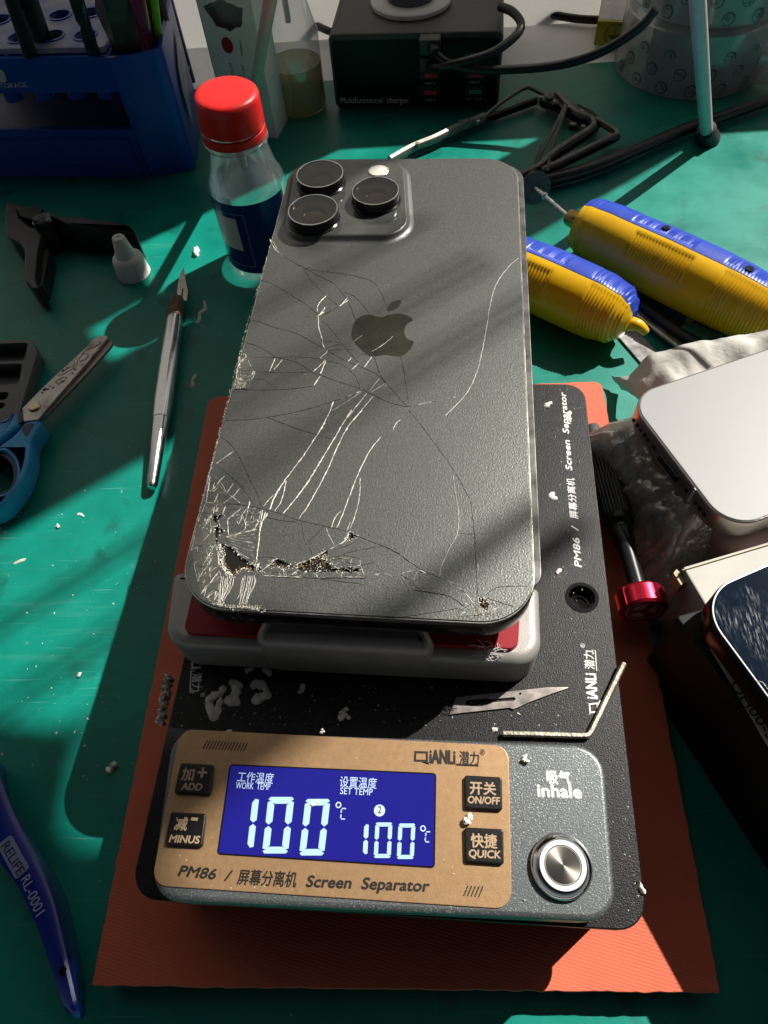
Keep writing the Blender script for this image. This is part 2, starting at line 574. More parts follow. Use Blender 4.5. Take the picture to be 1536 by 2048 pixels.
def backlit(name, refl, trans):
    m = bpy.data.materials.new(name); m.use_nodes = True
    nt = m.node_tree; nt.nodes.clear()
    o = nt.nodes.new('ShaderNodeOutputMaterial'); d = nt.nodes.new('ShaderNodeBsdfDiffuse'); t = nt.nodes.new('ShaderNodeBsdfTranslucent')
    a = nt.nodes.new('ShaderNodeAddShader')
    d.inputs['Color'].default_value = (*refl, 1); t.inputs['Color'].default_value = (*trans, 1)
    nt.links.new(d.outputs[0], a.inputs[0]); nt.links.new(t.outputs[0], a.inputs[1]); nt.links.new(a.outputs[0], o.inputs['Surface'])
    return m
tag(obj('sun_mask', cut_plate([(-900, -40), (1700, -40), (1700, 1400), (-900, 1400)], mask_cuts, -.6, 0, mask_M), backlit('sun_mask_cloth', (.35, .35, .36), (.53, .52, .50)), smooth=False), kind='structure')  # added sheet, cut to throw the sun patches; translucent for soft fill

# ------------------------------------------------------------------ orange silicone mat under the machine
m_orange = mat('orange_silicone', (.57, .125, .068), .6, var=.14, vscale=30, spec=.3)
def ribbed(m, deg, scale, strength):
    nt = m.node_tree
    b = nt.nodes['Principled BSDF']
    tc = nt.nodes.new('ShaderNodeTexCoord')
    mp = nt.nodes.new('ShaderNodeMapping'); mp.inputs['Rotation'].default_value = (0, 0, R(deg))
    w = nt.nodes.new('ShaderNodeTexWave'); w.inputs['Scale'].default_value = scale; w.inputs['Distortion'].default_value = .3
    nt.links.new(tc.outputs['Object'], mp.inputs['Vector']); nt.links.new(mp.outputs['Vector'], w.inputs['Vector'])
    bp = nt.nodes.new('ShaderNodeBump'); bp.inputs['Strength'].default_value = strength; bp.inputs['Distance'].default_value = .0003
    nt.links.new(w.outputs['Fac'], bp.inputs['Height']); nt.links.new(bp.outputs['Normal'], b.inputs['Normal'])
ribbed(m_orange, 105, 420, .14)
MAT_Z = 9.0
mq = PP([(418, 793), (1203, 762), (1441, 1987), (183, 1972)], MAT_Z)
rim = []
rnd = random.Random(3)
base = round_poly([(q.x, q.y) for q in mq], [4, 3, .6, .6], 5)
for i in range(len(base)):                                     # slightly ragged hand-cut edge
    a, b = V2(base[i]), V2(base[(i + 1) % len(base)])
    k = max(1, int((b - a).length / 1.6))
    d = (b - a).normalized() if (b - a).length > 1e-6 else Vector((1, 0))
    for j in range(k):
        p = a.lerp(b, j / k)
        w = (noise.noise(Vector((p.x * .35, p.y * .35, 1))) * .32 + (rnd.random() - .5) * .12) if j else 0
        rim.append((p.x - d.y * w, p.y + d.x * w))
bm = prism(rim, MAT_Z - 2.2, MAT_Z, .2, 1)
org_loc = (mq[0] + mq[2]) / 2
orange = thing('silicone_mat', 'orange ribbed silicone mat lying under the screen heating machine', 'mat', (org_loc.x, org_loc.y, 0))
obj('sheet', bm, m_orange, orange, angle=60)
obj('backing_pad', prism(offset_poly(base, -4.2), 0.05, MAT_Z - 2.2, 0), M_rubber, orange, smooth=False)

# ------------------------------------------------------------------ screen separating machine
m_anod = mat('black_anodised', (.0075, .0075, .0085), .40, .0, spec=.32, var=.4, vscale=900, bump=.5, bscale=3200, bdist=.0002)
def glitter(m, scale=3600, lo=.74, hi=.84, col=(.34, .33, .31), metal=True):
    """fine dust and metal specks scattered over the surface"""
    nt = m.node_tree
    b = nt.nodes['Principled BSDF']
    tc = nt.nodes.new('ShaderNodeTexCoord')
    n = nt.nodes.new('ShaderNodeTexNoise'); n.inputs['Scale'].default_value = scale; n.inputs['Detail'].default_value = 1.5
    n2 = nt.nodes.new('ShaderNodeTexNoise'); n2.inputs['Scale'].default_value = 45; n2.inputs['Detail'].default_value = 4
    nt.links.new(tc.outputs['Object'], n.inputs['Vector']); nt.links.new(tc.outputs['Object'], n2.inputs['Vector'])
    ad = nt.nodes.new('ShaderNodeMath'); ad.operation = 'MULTIPLY_ADD'; ad.inputs[1].default_value = .25; 
    nt.links.new(n2.outputs['Fac'], ad.inputs[0]); nt.links.new(n.outputs['Fac'], ad.inputs[2])
    r = nt.nodes.new('ShaderNodeMapRange'); r.inputs['From Min'].default_value = lo + .12; r.inputs['From Max'].default_value = hi + .12
    nt.links.new(ad.outputs[0], r.inputs['Value'])
    mx = nt.nodes.new('ShaderNodeMix'); mx.data_type = 'RGBA'
    s = b.inputs['Base Color']
    if s.links: nt.links.new(s.links[0].from_socket, mx.inputs[6])
    else: mx.inputs[6].default_value = s.default_value
    mx.inputs[7].default_value = (*col, 1)
    nt.links.new(r.outputs['Result'], mx.inputs['Factor'])
    nt.links.new(mx.outputs[2], s)
glitter(m_anod)
m_grey = mat('grey_anodised', (.13, .145, .15), .38, .55, var=.15, vscale=1500, bump=.3, bscale=3000, bdist=.0002)
glitter(m_grey, 3000, .60, .76, (.48, .48, .46))
m_gold = mat('gold_anodised', (.44, .275, .145), .40, .6, var=.12, vscale=900, bump=.12, bscale=3000, bdist=.0002)
PZ = 35.0
bTR, bBR, bBL = P(1168, 768, PZ), P(1297, 1864, PZ), P(257, 1797, PZ)
bTL = bBL + (bTR - bBR)
MX = (bBR - bBL).normalized()                    # machine axes
machine = thing('screen_separator', 'black hot plate machine with gold control panel and blue lit display', 'heating machine', ((bTL + bBR) / 2).to_2d().to_3d() + Vector((0, 0, MAT_Z)))
plate = round_poly([(q.x, q.y) for q in (bTL, bTR, bBR, bBL)], [5, 6, 6, 6], 8)
hc = P(1164, 1195, PZ)
hr = W(26, hc)
obj('base_plate', cut_plate(plate, [circle(hc, hr, 36)], 31, PZ, bev=.3), m_anod, machine)
obj('chassis', prism(offset_poly(plate, -2.2), MAT_Z + .1, 30.97, 0), M_dark, machine)
bm = lathe([(hr + .9, PZ + .02), (hr + .9, PZ + .15), (hr, PZ + .15), (hr - .02, PZ - 3.2), (hr * .5, PZ - 3.3), (hr * .5, PZ - 3.8)], at((hc.x, hc.y, 0)), 36, cap0=False)
obj('air_hole', bm, M_black_gloss, machine)
# control housing
HZ = 46.0
hous = round_poly([(q.x, q.y) for q in PP([(345, 1459), (1207, 1490), (1236, 1846), (298, 1800)], HZ)], [5, 6, 6, 6], 8)
obj('control_housing', prism(offset_poly(hous, .0), PZ + .01, HZ, 1.1, 4), m_grey, machine)
gp = round_poly([(q.x, q.y) for q in PP([(360, 1458), (1017, 1491), (1024, 1819), (302, 1771)], HZ + .3)], [3, 3, 3.2, 3.2], 8)
face = obj('face_plate', prism(gp, HZ - .2, HZ + .3, .12, 2), m_gold, machine)
FZ = HZ + .3
bm = bmesh.new()
for i in range(14):                              # printed slashes
    a = P(406 + i * 6.2, 1498 + i * .35, FZ); b = P(415 + i * 6.2, 1481 + i * .35, FZ)
    d = (b - a).cross(Vector((0, 0, 1))).normalized() * .11
    add(bm, prism([(a - d).to_2d(), (a + d).to_2d(), (b + d).to_2d(), (b - d).to_2d()], FZ, FZ + .05))
obj('slash_marks', bm, M_black_print, face, smooth=False)
bm = bmesh.new()
for i in range(5):
    a = P(927 + i * 7.5, 1792 + i * .5, FZ); b = P(936 + i * 7.5, 1771 + i * .5, FZ)
    d = (b - a).cross(Vector((0, 0, 1))).normalized() * .11
    add(bm, prism([(a - d).to_2d(), (a + d).to_2d(), (b + d).to_2d(), (b - d).to_2d()], FZ, FZ + .05))
obj('slash_marks', bm, M_black_print, face, smooth=False)
bm = bmesh.new()
add(bm, text_bm('PM86  /', P(356, 1751, FZ), P(462, 1762, FZ), 1.85, bold=.045, shear=.18))
add(bm, text_bm('屏幕分离机', P(474, 1766, FZ), P(592, 1772, FZ), 2.5, bold=.02, shear=.1))
add(bm, text_bm('Screen  Separator', P(612, 1773, FZ), P(859, 1783, FZ), 1.95, bold=.045, shear=.18))
obj('lettering', bm, M_black_print, face, smooth=False)
bm = bmesh.new()
add(bm, text_bm('iANLi', P(860, 1526, FZ), P(910, 1528, FZ), 2.75, bold=.05))
add(bm, text_bm('潜力', P(919, 1526, FZ), P(958, 1528, FZ), 2.5, bold=.02))
add(bm, text_bm('®', P(960, 1510, FZ), P(970, 1510, FZ), 1.2))
def frame_poly(px, z, w):
    q = [(p.x, p.y) for p in PP(px, z)]
    return cut_plate(q, [offset_poly(q, -w)], z + .03, z + .09)
add(bm, frame_poly([(829, 1502), (856, 1503), (856, 1524), (828, 1523)], FZ, .42))
add(bm, tube(PP([(846, 1523), (858, 1527)], FZ + .05), .22, 6, k=0))
add(bm, tube(PP([(913, 1529), (957, 1531)], FZ + .05), .2, 6, k=0))
obj('lettering', bm, M_black_print, face, smooth=False)
# display
m_lcd = mat('blue_backlit_display', (.008, .007, .11), .14, emit=(.018, .018, .36), estr=.30, coat=.4, rvar=.05, vscale=300)
m_seg = mat('lit_segment', (.28, .40, .42), .3, emit=(.40, .72, .84), estr=.32)
m_segw = mat('lit_caption', (.35, .42, .5), .3, emit=(.55, .72, .95), estr=.36)
lq = PP([(462, 1531), (870, 1549), (867, 1733), (437, 1706)], FZ)
lcd_poly = round_poly([(q.x, q.y) for q in lq], .5, 4)
lcd = obj('display', prism(lcd_poly, FZ - .1, FZ + .08, .03, 1), m_lcd, machine)
obj('bezel', cut_plate(offset_poly(lcd_poly, .28), [lcd_poly], FZ - .1, FZ + .12), M_black_gloss, lcd)
LZ = FZ + .08
bm = bmesh.new()
add(bm, text_bm('工作温度', P(474, 1562, LZ), P(546, 1566, LZ), 2.0, bold=.0))
add(bm, text_bm('WORK  TEMP', P(471, 1577, LZ), P(540, 1580, LZ), 1.3))
add(bm, text_bm('设置温度', P(679, 1572, LZ), P(753, 1576, LZ), 2.0, bold=.0))
add(bm, text_bm('SET TEMP', P(680, 1588, LZ), P(745, 1591, LZ), 1.3))
for cx_, cy_, k in ((677, 1610, 1.0), (846, 1657, .95)):
    c = P(cx_, cy_, LZ)
    add(bm, cut_plate(circle(c, .62 * k, 16), [circle(c, .38 * k, 16)], LZ + .03, LZ + .08))
    def q(dx, dy): return P(cx_ + dx * k, cy_ + dy * k, LZ)
    for a, b in (((7, 7), (15, 7.5)), ((6, 9), (5.2, 16)), ((5, 19), (4.2, 26)), ((5, 28), (13, 28.5))):
        add(bm, tube([q(*a) + Vector((0, 0, .05)), q(*b) + Vector((0, 0, .05))], .13, 6, k=0))
obj('caption', bm, m_segw, lcd, smooth=False)
c = P(759, 1621, LZ)
bm = prism(circle(c, 1.15, 24), LZ, LZ + .04)
obj('indicator', bm, m_segw, lcd)
obj('indicator_numeral', text_bm('2', P(755.5, 1626, LZ + .04), P(762.5, 1626.4, LZ + .04), 1.35), M_black_print, lcd, smooth=False)
def digits(text, x0, x1, yt, yb, slant, th, dy):
    """seven-segment figures between two columns of the photograph"""
    n = len(text)
    seg = {'0': 'abcdef', '1': 'bc'}
    out = bmesh.new()
    for i, ch in enumerate(text):
        ox = x0[i]
        w = x1[i] - x0[i]
        def q(u, v):                            # u across, v down
            return P(ox + u * w - v * slant, yt + dy * i + v * (yb - yt), LZ)
        g = .012
        t = th
        tv = th * w / (yb - yt)
        S7 = {'a': [(.08 + g, 0), (1 - g - .08, 0), (1 - g, tv * .35), (1 - t, tv), (t, tv), (g, tv * .35)],
              'd': [(g, 1 - tv * .35), (t, 1 - tv), (1 - t, 1 - tv), (1 - g, 1 - tv * .35), (.92 - g, 1), (.08 + g, 1)],
              'f': [(0, tv * .75), (t * .55, tv * .6), (t, tv * 1.2), (t, .5 - tv * .55), (t * .5, .5 - g), (0, .5 - tv * .5)],
              'b': [(1 - t, tv * 1.2), (1 - t * .55, tv * .6), (1, tv * .75), (1, .5 - tv * .5), (1 - t * .5, .5 - g), (1 - t, .5 - tv * .55)],
              'e': [(0, .5 + tv * .5), (t * .5, .5 + g), (t, .5 + tv * .55), (t, 1 - tv * 1.2), (t * .55, 1 - tv * .6), (0, 1 - tv * .75)],
              'c': [(1 - t, .5 + tv * .55), (1 - t * .5, .5 + g), (1, .5 + tv * .5), (1, 1 - tv * .75), (1 - t * .55, 1 - tv * .6), (1 - t, 1 - tv * 1.2)]}
        for k in seg[ch]:
            add(out, prism([q(*p).to_2d() for p in S7[k]], LZ + .01, LZ + .06))
    return out
obj('numeral', digits('100', [470, 537, 611], [519, 589, 661], 1590, 1703, 13, .26, 4), m_seg, lcd, smooth=False)
obj('numeral', digits('100', [700, 751, 797], [738, 785, 831], 1643, 1714, 3.5, .24, 2), m_seg, lcd, smooth=False)
# keys
m_key = mat('black_key', (.009, .009, .009), .33, var=.3, vscale=300, bump=.1, bscale=2000)
m_keyprint = mat('tan_print', (.42, .30, .19), .5)
keys = [([(361, 1525), (427, 1529), (420, 1590), (347, 1586)], ('加', 362, 386, 1558), ('+', 393, 411, 1559), ('ADD', 362, 403, 1579)),
        ([(341, 1623), (412, 1627), (404, 1694), (329, 1690)], ('减', 348, 373, 1658), ('-', 380, 393, 1657), ('MINUS', 338, 398, 1684)),
        ([(929, 1550), (1004, 1554), (1005, 1621), (930, 1617)], ('开关', 940, 992, 1586), None, ('ON/OFF', 936, 1000, 1606)),
        ([(929, 1654), (1007, 1658), (1008, 1729), (931, 1724)], ('快捷', 942, 994, 1692), None, ('QUICK', 938, 1001, 1714))]
for qd, han, sign, lat in keys:
    kp = round_poly([(p.x, p.y) for p in PP(qd, FZ + 1.0)], .55, 4)
    kz = FZ + 1.0
    ko = obj('key', prism(kp, FZ - .2, kz, .3, 3), m_key, machine)
    bm = text_bm(han[0], P(han[1], han[3], kz), P(han[2], han[3] + (han[2] - han[1]) * .05, kz), 2.3, bold=.03)
    if sign: add(bm, text_bm(sign[0], P(sign[1], sign[3] - (6 if sign[0] == '-' else 0), kz), P(sign[2], sign[3] - (5 if sign[0] == '-' else -1), kz), bold=.03))
    add(bm, text_bm(lat[0], P(lat[1], lat[3], kz), P(lat[2], lat[3] + (lat[2] - lat[1]) * .05, kz), 1.35, bold=.05, shear=.1))
    obj('lettering', bm, m_keyprint, ko, smooth=False)
# suction button
bc = P(1122, 1733, HZ)
bm = bmesh.new()
add(bm, text_bm('吸气', P(1094, 1565, HZ), P(1141, 1568, HZ), 2.5, bold=.05))
add(bm, text_bm('inhale', P(1076, 1593, HZ), P(1163, 1596, HZ), 2.4, bold=.06))
obj('lettering', bm, M_white_print, machine, smooth=False)
br = W(61, bc)
T = at((bc.x, bc.y, HZ))
btn = obj('push_button', lathe([(br, 0), (br, .9), (br * .97, 1.2), (br * .8, 2.3), (br * .76, 2.4), (br * .76, 1.5)], T, 56, cap1=False), M_chrome, machine, angle=25)
obj('ring_light', lathe([(br * .765, 1.6), (br * .76, 2.3), (br * .74, 2.5), (br * .60, 2.5), (br * .585, 2.3), (br * .585, 1.6)], T, 48), mat('milky_ring', (.72, .72, .74), .35), btn)
m_brushed = mat('radial_brushed_cap', (.66, .62, .53), .24, 1.0)
def radial(m, c):
    nt = m.node_tree; b = nt.nodes['Principled BSDF']
    b.inputs['Anisotropic'].default_value = .75
    tn = nt.nodes.new('ShaderNodeTangent'); tn.direction_type = 'RADIAL'; tn.axis = 'Z'
    nt.links.new(tn.outputs[0], b.inputs['Tangent'])
bm = lathe([(br * .575, 1.6), (br * .575, 2.55), (br * .55, 2.75), (br * .3, 2.8), (br * .02, 2.82)], T, 48)
cap_o = obj('button_cap', bm, m_brushed, btn)
for v in cap_o.data.vertices: v.co -= (Vector((bc.x, bc.y, HZ)) - ORG[machine.name]) * S   # own origin on its axis, so that the turning marks run round it
cap_o.location = (Vector((bc.x, bc.y, HZ)) - ORG[machine.name]) * S
radial(m_brushed, bc)
# lettering on the base plate
bm = bmesh.new()
add(bm, text_bm('PM86  /', P(1163, 1135, PZ), P(1156, 1052, PZ), 1.75, bold=.045, shear=.18))
add(bm, text_bm('屏幕分离机', P(1155, 1038, PZ), P(1147, 957, PZ), 2.1, bold=.02, shear=.1))
add(bm, text_bm('Screen  Separator', P(1144, 941, PZ), P(1131, 785, PZ), 1.75, bold=.045, shear=.18))
obj('lettering', bm, M_white_print, machine, smooth=False)
bm = bmesh.new()
add(bm, text_bm('iANLi', P(1195, 1398, PZ), P(1191, 1348, PZ), 2.5, bold=.05))
add(bm, text_bm('潜力', P(1188, 1339, PZ), P(1185, 1302, PZ), 2.2, bold=.02))
add(bm, text_bm('®', P(1170, 1296, PZ), P(1169, 1287, PZ), 1.1))
add(bm, frame_poly([(1179, 1427), (1177, 1407), (1196, 1405), (1198, 1425)], PZ, .38))
add(bm, tube(PP([(1196, 1411), (1200, 1401)], PZ + .05), .2, 6, k=0))
add(bm, tube(PP([(1193, 1342), (1190, 1301), (1183, 1301)], PZ + .05), .18, 6, k=0))
obj('lettering', bm, M_white_print, machine, smooth=False)
bm = bmesh.new()
add(bm, text_bm('QiANLi', P(387, 1262, PZ), P(383, 1338, PZ), 2.5, bold=.05))
add(bm, text_bm('潜力', P(387, 1347, PZ), P(384, 1384, PZ), 2.2, bold=.02))
add(bm, text_bm('®', P(402, 1386, PZ), P(401, 1394, PZ), 1.1))
add(bm, tube(PP([(389, 1342), (382, 1342), (380, 1385), (388, 1386)], PZ + .05), .18, 6, k=0))
obj('lettering', bm, M_white_print, machine, smooth=False)

# ------------------------------------------------------------------ aluminium jig that holds the phone
m_alu = mat('sandblasted_aluminium', (.36, .345, .32), .45, .35, var=.1, vscale=150, bump=.2, bscale=2600, bdist=.0002)
JZ = 48.0
jig_xy = [P(x, y, 45).to_2d() for x, y in [(352, 1150), (1076, 1182), (1082, 1339), (333, 1298)]]
jig = thing('clamp_jig', 'sandblasted aluminium jig block under the broken phone', 'holder', ((jig_xy[0] + jig_xy[2]) / 2).to_3d() + Vector((0, 0, PZ)))
jp = round_poly([tuple(q) for q in jig_xy], [2, 1.5, 6.5, 6.5], 8)
bm = prism(jp, PZ + .02, JZ, 2.6, 5)
obj('block', bm, m_alu, jig)
lp = round_poly([tuple(P(x, y, 51).to_2d()) for x, y in [(532, 1232), (846, 1247), (884, 1313), (500, 1294)]], [3, 3, 6, 6], 8)
obj('lip', prism(lp, PZ + 1, 53.2, 3.0, 6), m_alu, jig)
pp_ = round_poly([tuple(P(x, y, JZ + 1.2).to_2d()) for x, y in [(392, 1150), (1042, 1180), (1036, 1298), (366, 1266)]], [1, 1, 2.2, 2.2], 5)
obj('pad', prism(pp_, JZ - .2, JZ + 1.2, .2, 1), mat('red_rubber', (.30, .008, .018), .45, var=.15, vscale=80, spec=.35), jig)
ib = [P(x, y, JZ).to_2d() for x, y in [(560, 740), (960, 740), (970, 1140), (480, 1125)]]
obj('support_rail', prism(round_poly([tuple(q) for q in ib], 3), PZ + .02, 56.95, .5), m_alu, jig)
# ------------------------------------------------------------------ the smashed phone
GZ = 65.0                                        # top of the back glass
m_back = mat('frosted_back_glass', (.158, .164, .157), .385, .88, var=.2, vscale=2200, bump=.35, bscale=2600, bdist=.0002, spec=.5, detail=2)
m_frame_p = mat('dark_steel_frame', (.05, .048, .044), .18, .9, var=.2, vscale=150, rvar=.08)
m_glassblk = mat('polished_dark_glass', (.012, .012, .013), .06, coat=.3)
m_inner = mat('torn_backing', (.035, .02, .01), .6, var=.8, vscale=900, bump=.8, bscale=900, col2=(.22, .14, .06))
pc = [P(x, y, GZ).to_2d() for x, y in [(587, 319), (1033, 316), (1071, 1249), (349, 1211)]]
phone = thing('broken_phone', 'dark grey phone lying face down with shattered back glass and three camera lenses', 'phone', ((pc[0] + pc[2]) / 2).to_3d() + Vector((0, 0, 57)))
rc = 11.5
back_poly = round_poly([tuple(q) for q in pc], rc, 14)
def k3(pts): return crop(pts, 370, 820, .27995)
def k2(pts): return crop(pts, 420, 460, .28646)
def k4(pts): return crop(pts, 760, 820, .22786)
def kb(pts): return crop(pts, 440, 300, .46875)
def jag(pts, amp=.16, step=.55, seed=0):
    """a torn edge: the polygon with small random teeth"""
    rn = random.Random(seed)
    out = []
    for i in range(len(pts)):
        a, b = V2(pts[i]), V2(pts[(i + 1) % len(pts)])
        n = max(1, int((b - a).length / step))
        d = (b - a); d.normalize()
        for j in range(n):
            p = a.lerp(b, j / n)
            w = (rn.random() - .5) * 2 * amp if j else 0
            out.append((p.x - d.y * w, p.y + d.x * w))
    return out
holes_px = [k3([(285, 960), (335, 985), (420, 1065), (500, 1118), (530, 1152), (400, 1132), (372, 1162), (330, 1192), (268, 1120), (278, 1030), (250, 955)]),
            k3([(600, 1112), (650, 1062), (705, 1080), (770, 1118), (700, 1125)]),
            k3([(785, 1112), (910, 1058), (1015, 1000), (1020, 1025), (1000, 1062), (1045, 1125), (1255, 1133), (1230, 1162), (1090, 1150), (960, 1157), (830, 1152)]),
            k3([(1170, 875), (1242, 900), (1140, 942)]),
            k3([(190, 755), (268, 748), (222, 800), (275, 868), (235, 900), (225, 955), (205, 930), (212, 850)]),
            k4([(868, 1640), (935, 1662), (955, 1730), (962, 1765), (880, 1735)]),
            k3([(505, 1095), (520, 1085), (560, 1155), (535, 1160)])]
holes = [jag([tuple(P(x, y, GZ).to_2d()) for x, y in h], .1, .5, i) for i, h in enumerate(holes_px)]
obj('back_glass', cut_plate(back_poly, holes, GZ - .75, GZ, bev=.12), m_back, phone)
inner = prism(offset_poly(back_poly, -1.2), GZ - 1.6, GZ - .95, 0)
obj('backing_film', inner, m_inner, phone, smooth=False)
bm = prism(offset_poly(back_poly, .45), GZ - 7.0, GZ - .78, 1.0, 5, bot=.8)
body = obj('frame', bm, m_frame_p, phone)
# polished rim line round the glass
obj('glass_rim', cut_plate(offset_poly(back_poly, .30), [offset_poly(back_poly, .02)], GZ - .8, GZ - .28, bev=.08), mat('worn_bright_rim', (.55, .53, .48), .3, 1.0, var=.75, vscale=180, detail=8), phone)
obj('screen', prism(round_poly([tuple(P(x, y, 57).to_2d()) for x, y in [(596, 330), (1045, 330), (1083, 1172), (1030, 1190), (420, 1170)]], [8, 10, 5, 2, 8], 10), 56.97, 57.75, .2, 2), mat('pale_screen_edge', (.16, .155, .15), .35, .8, var=.6, vscale=200), phone)
# side button and port details along the near edge
e0, e1 = P(349, 1211, GZ), P(1071, 1249, GZ)
ed = (e1 - e0).normalized(); en = Vector((ed.y, -ed.x, 0))
mid = e0.lerp(e1, .5)
bm = bmesh.new()
for k in range(-6, 7):
    if abs(k) < 2: continue
    c = mid + ed * (k * 2.6) + en * .2 + Vector((0, 0, -4))
    add(bm, lathe([(.6, 0), (.6, .32)], frame_to(c, c + en), 14))
add(bm, slab(mid - ed * 4.4 + en * .36 + Vector((0, 0, -4)), mid + ed * 4.4 + en * .36 + Vector((0, 0, -4)), .4, 2.4))
obj('speaker_grille', bm, M_black_gloss, phone)
# camera plateau
pl = [P(x, y, 66.8).to_2d() for x, y in [(592, 324), (805, 322), (815, 469), (567, 470)]]
plat = round_poly([tuple(q) for q in pl], [7.5, 7.5, 7.5, 7.5], 14)
rings = []
for d, z in [(2.6, GZ - .05), (2.2, GZ + .04), (1.5, GZ + .2), (.9, GZ + .6), (.45, GZ + 1.2), (.12, GZ + 1.65), (0, GZ + 1.7)]:
    rings.append([(x, y, z) for x, y in offset_poly(plat, d)])
plateau = obj('camera_plateau', loft(rings), m_back, phone, angle=60)
PLZ = GZ + 1.8
obj('plateau_glass', prism(offset_poly(plat, -.15), GZ + 1.6, PLZ, .12, 3), mat('smeared_plateau_glass', (.05, .053, .05), .10, rvar=.06, vscale=90, var=.3, coat=.5, spec=.7), plateau)
m_cover = film('lens_cover', (.60, .52, .44), .018, .03, .0, edge=.35)
m_ring = mat('dark_lens_ring', (.02, .02, .02), .14, .6)
m_lensin = mat('lens_barrel', (.014, .011, .009), .2, .3)
for i, (px, py, rp) in enumerate([(640, 349, 49), (626, 421, 52), (751, 383, 49)]):
    c = P(px, py, PLZ + 3.2)
    r = W(rp, c)
    T = at((c.x, c.y, PLZ))
    lens = obj('lens', lathe([(r * 1.02, -.1), (r * 1.02, .35), (r * .97, .6), (r * .97, 2.6), (r * .95, 2.9), (r * .98, 3.0), (r * .985, 3.3), (r * .965, 3.5), (r * .925, 3.5), (r * .92, 3.1), (r * .90, 1.0)], T, 64, cap1=False), m_ring, phone, angle=28)
    obj('bright_rim', lathe([(r * .965, 3.48), (r * .96, 3.62), (r * .925, 3.64), (r * .915, 3.46)], T, 64, cap0=False, cap1=False), M_chrome, lens)
    obj('barrel', lathe([(r * .91, 2.3), (r * .5, 1.9), (r * .46, 1.2), (r * .44, .9), (r * .1, .9)], T, 48, cap0=False), m_lensin, lens, angle=20)
    obj('glass_element', lathe([(r * .42, 1.0), (r * .40, 1.35), (r * .28, 1.75), (r * .12, 1.95), (.01, 2.0)], T, 36), mat('coated_lens_element' , (.03, .02, .026), .04, .6, coat=1.0), lens)
    obj('cover_glass', lathe([(r * .92, 3.44), (r * .5, 3.50), (.01, 3.52)], T, 48, cap0=False), m_cover, lens)
c = P(757, 340, PLZ + .25); r = W(21, c)
fl = obj('flash', lathe([(r, -.2), (r, .2), (r * .92, .35), (r * .9, .2)], at((c.x, c.y, PLZ)), 36, cap1=False), mat('flash_ring', (.5, .5, .49), .25, .8), phone)
obj('diffuser', lathe([(r * .9, .12), (r * .6, .25), (r * .3, .32), (.01, .33)], at((c.x, c.y, PLZ)), 32), mat('flash_diffuser', (.62, .6, .55), .3, coat=.6), fl)
# logo
logo_px = k2([(1170, 606), (1205, 608), (1240, 594), (1300, 584), (1345, 586), (1385, 602), (1416, 628), (1385, 650), (1364, 676), (1357, 705), (1362, 735), (1382, 762), (1421, 778), (1408, 815), (1380, 850), (1345, 878), (1308, 884), (1270, 880), (1225, 873), (1185, 878), (1140, 884), (1095, 872), (1050, 832), (1010, 790), (988, 748), (992, 690), (1010, 640), (1045, 607), (1090, 592), (1135, 596)])
leaf_px = k2([(1238, 562), (1243, 535), (1262, 510), (1295, 494), (1333, 490), (1330, 515), (1308, 545), (1275, 562), (1250, 568)])
m_logo = mat('mirror_logo', (.075, .075, .058), .12, .75, var=.4, vscale=130)
bm = bmesh.new()
for lpx, dz in ((logo_px, 0), (leaf_px, 0)):
    q = smooth_path([P(x, y, GZ) for x, y in lpx + lpx[:1]], 3)[:-1]
    add(bm, cut_plate([(p.x, p.y) for p in q], [], GZ - .1, GZ + .02))
obj('logo', bm, m_logo, phone, smooth=False)

# cracks: narrow raised ridges of splintered glass, traced on the glass itself
def ridge(bm, pts, w, h=.07, wob=.10, step=.5, seed=0, taper=True):
    """a thin three-sided splinter running along pts (points on the glass)"""
    rn = random.Random(seed)
    raw = smooth_path(pts, 5) if len(pts) > 2 else [Vector(p) for p in pts]
    path = [raw[0]]
    for a, b in zip(raw, raw[1:]):
        n = max(1, int((b - a).length / step))
        d = (b - a).normalized() if (b - a).length > 1e-6 else Vector((1, 0, 0))
        nn = Vector((-d.y, d.x, 0))
        for j in range(1, n + 1):
            path.append(a.lerp(b, j / n) + nn * (rn.random() - .5) * wob)
    vs_ = []
    m = len(path)
    for i, p in enumerate(path):
        d = path[min(i + 1, m - 1)] - path[max(i - 1, 0)]
        d.z = 0
        d = d.normalized() if d.length > 1e-9 else Vector((1, 0, 0))
        nn = Vector((-d.y, d.x, 0))
        ww = w * (.55 + .9 * rn.random()) / 2
        if taper and (i == 0 or i == m - 1): ww *= .3
        vs_.append((bm.verts.new(p + nn * ww + Vector((0, 0, -.02))), bm.verts.new(p + nn * ww * (rn.random() - .5) + Vector((0, 0, h * (.5 + rn.random())))), bm.verts.new(p - nn * ww + Vector((0, 0, -.02)))))
    for a, b in zip(vs_, vs_[1:]):
        bm.faces.new((a[0], b[0], b[1], a[1])); bm.faces.new((a[1], b[1], b[2], a[2]))
def on_glass(px, z=GZ): return [P(x, y, z) for x, y in px]
bright, dark = bmesh.new(), bmesh.new()
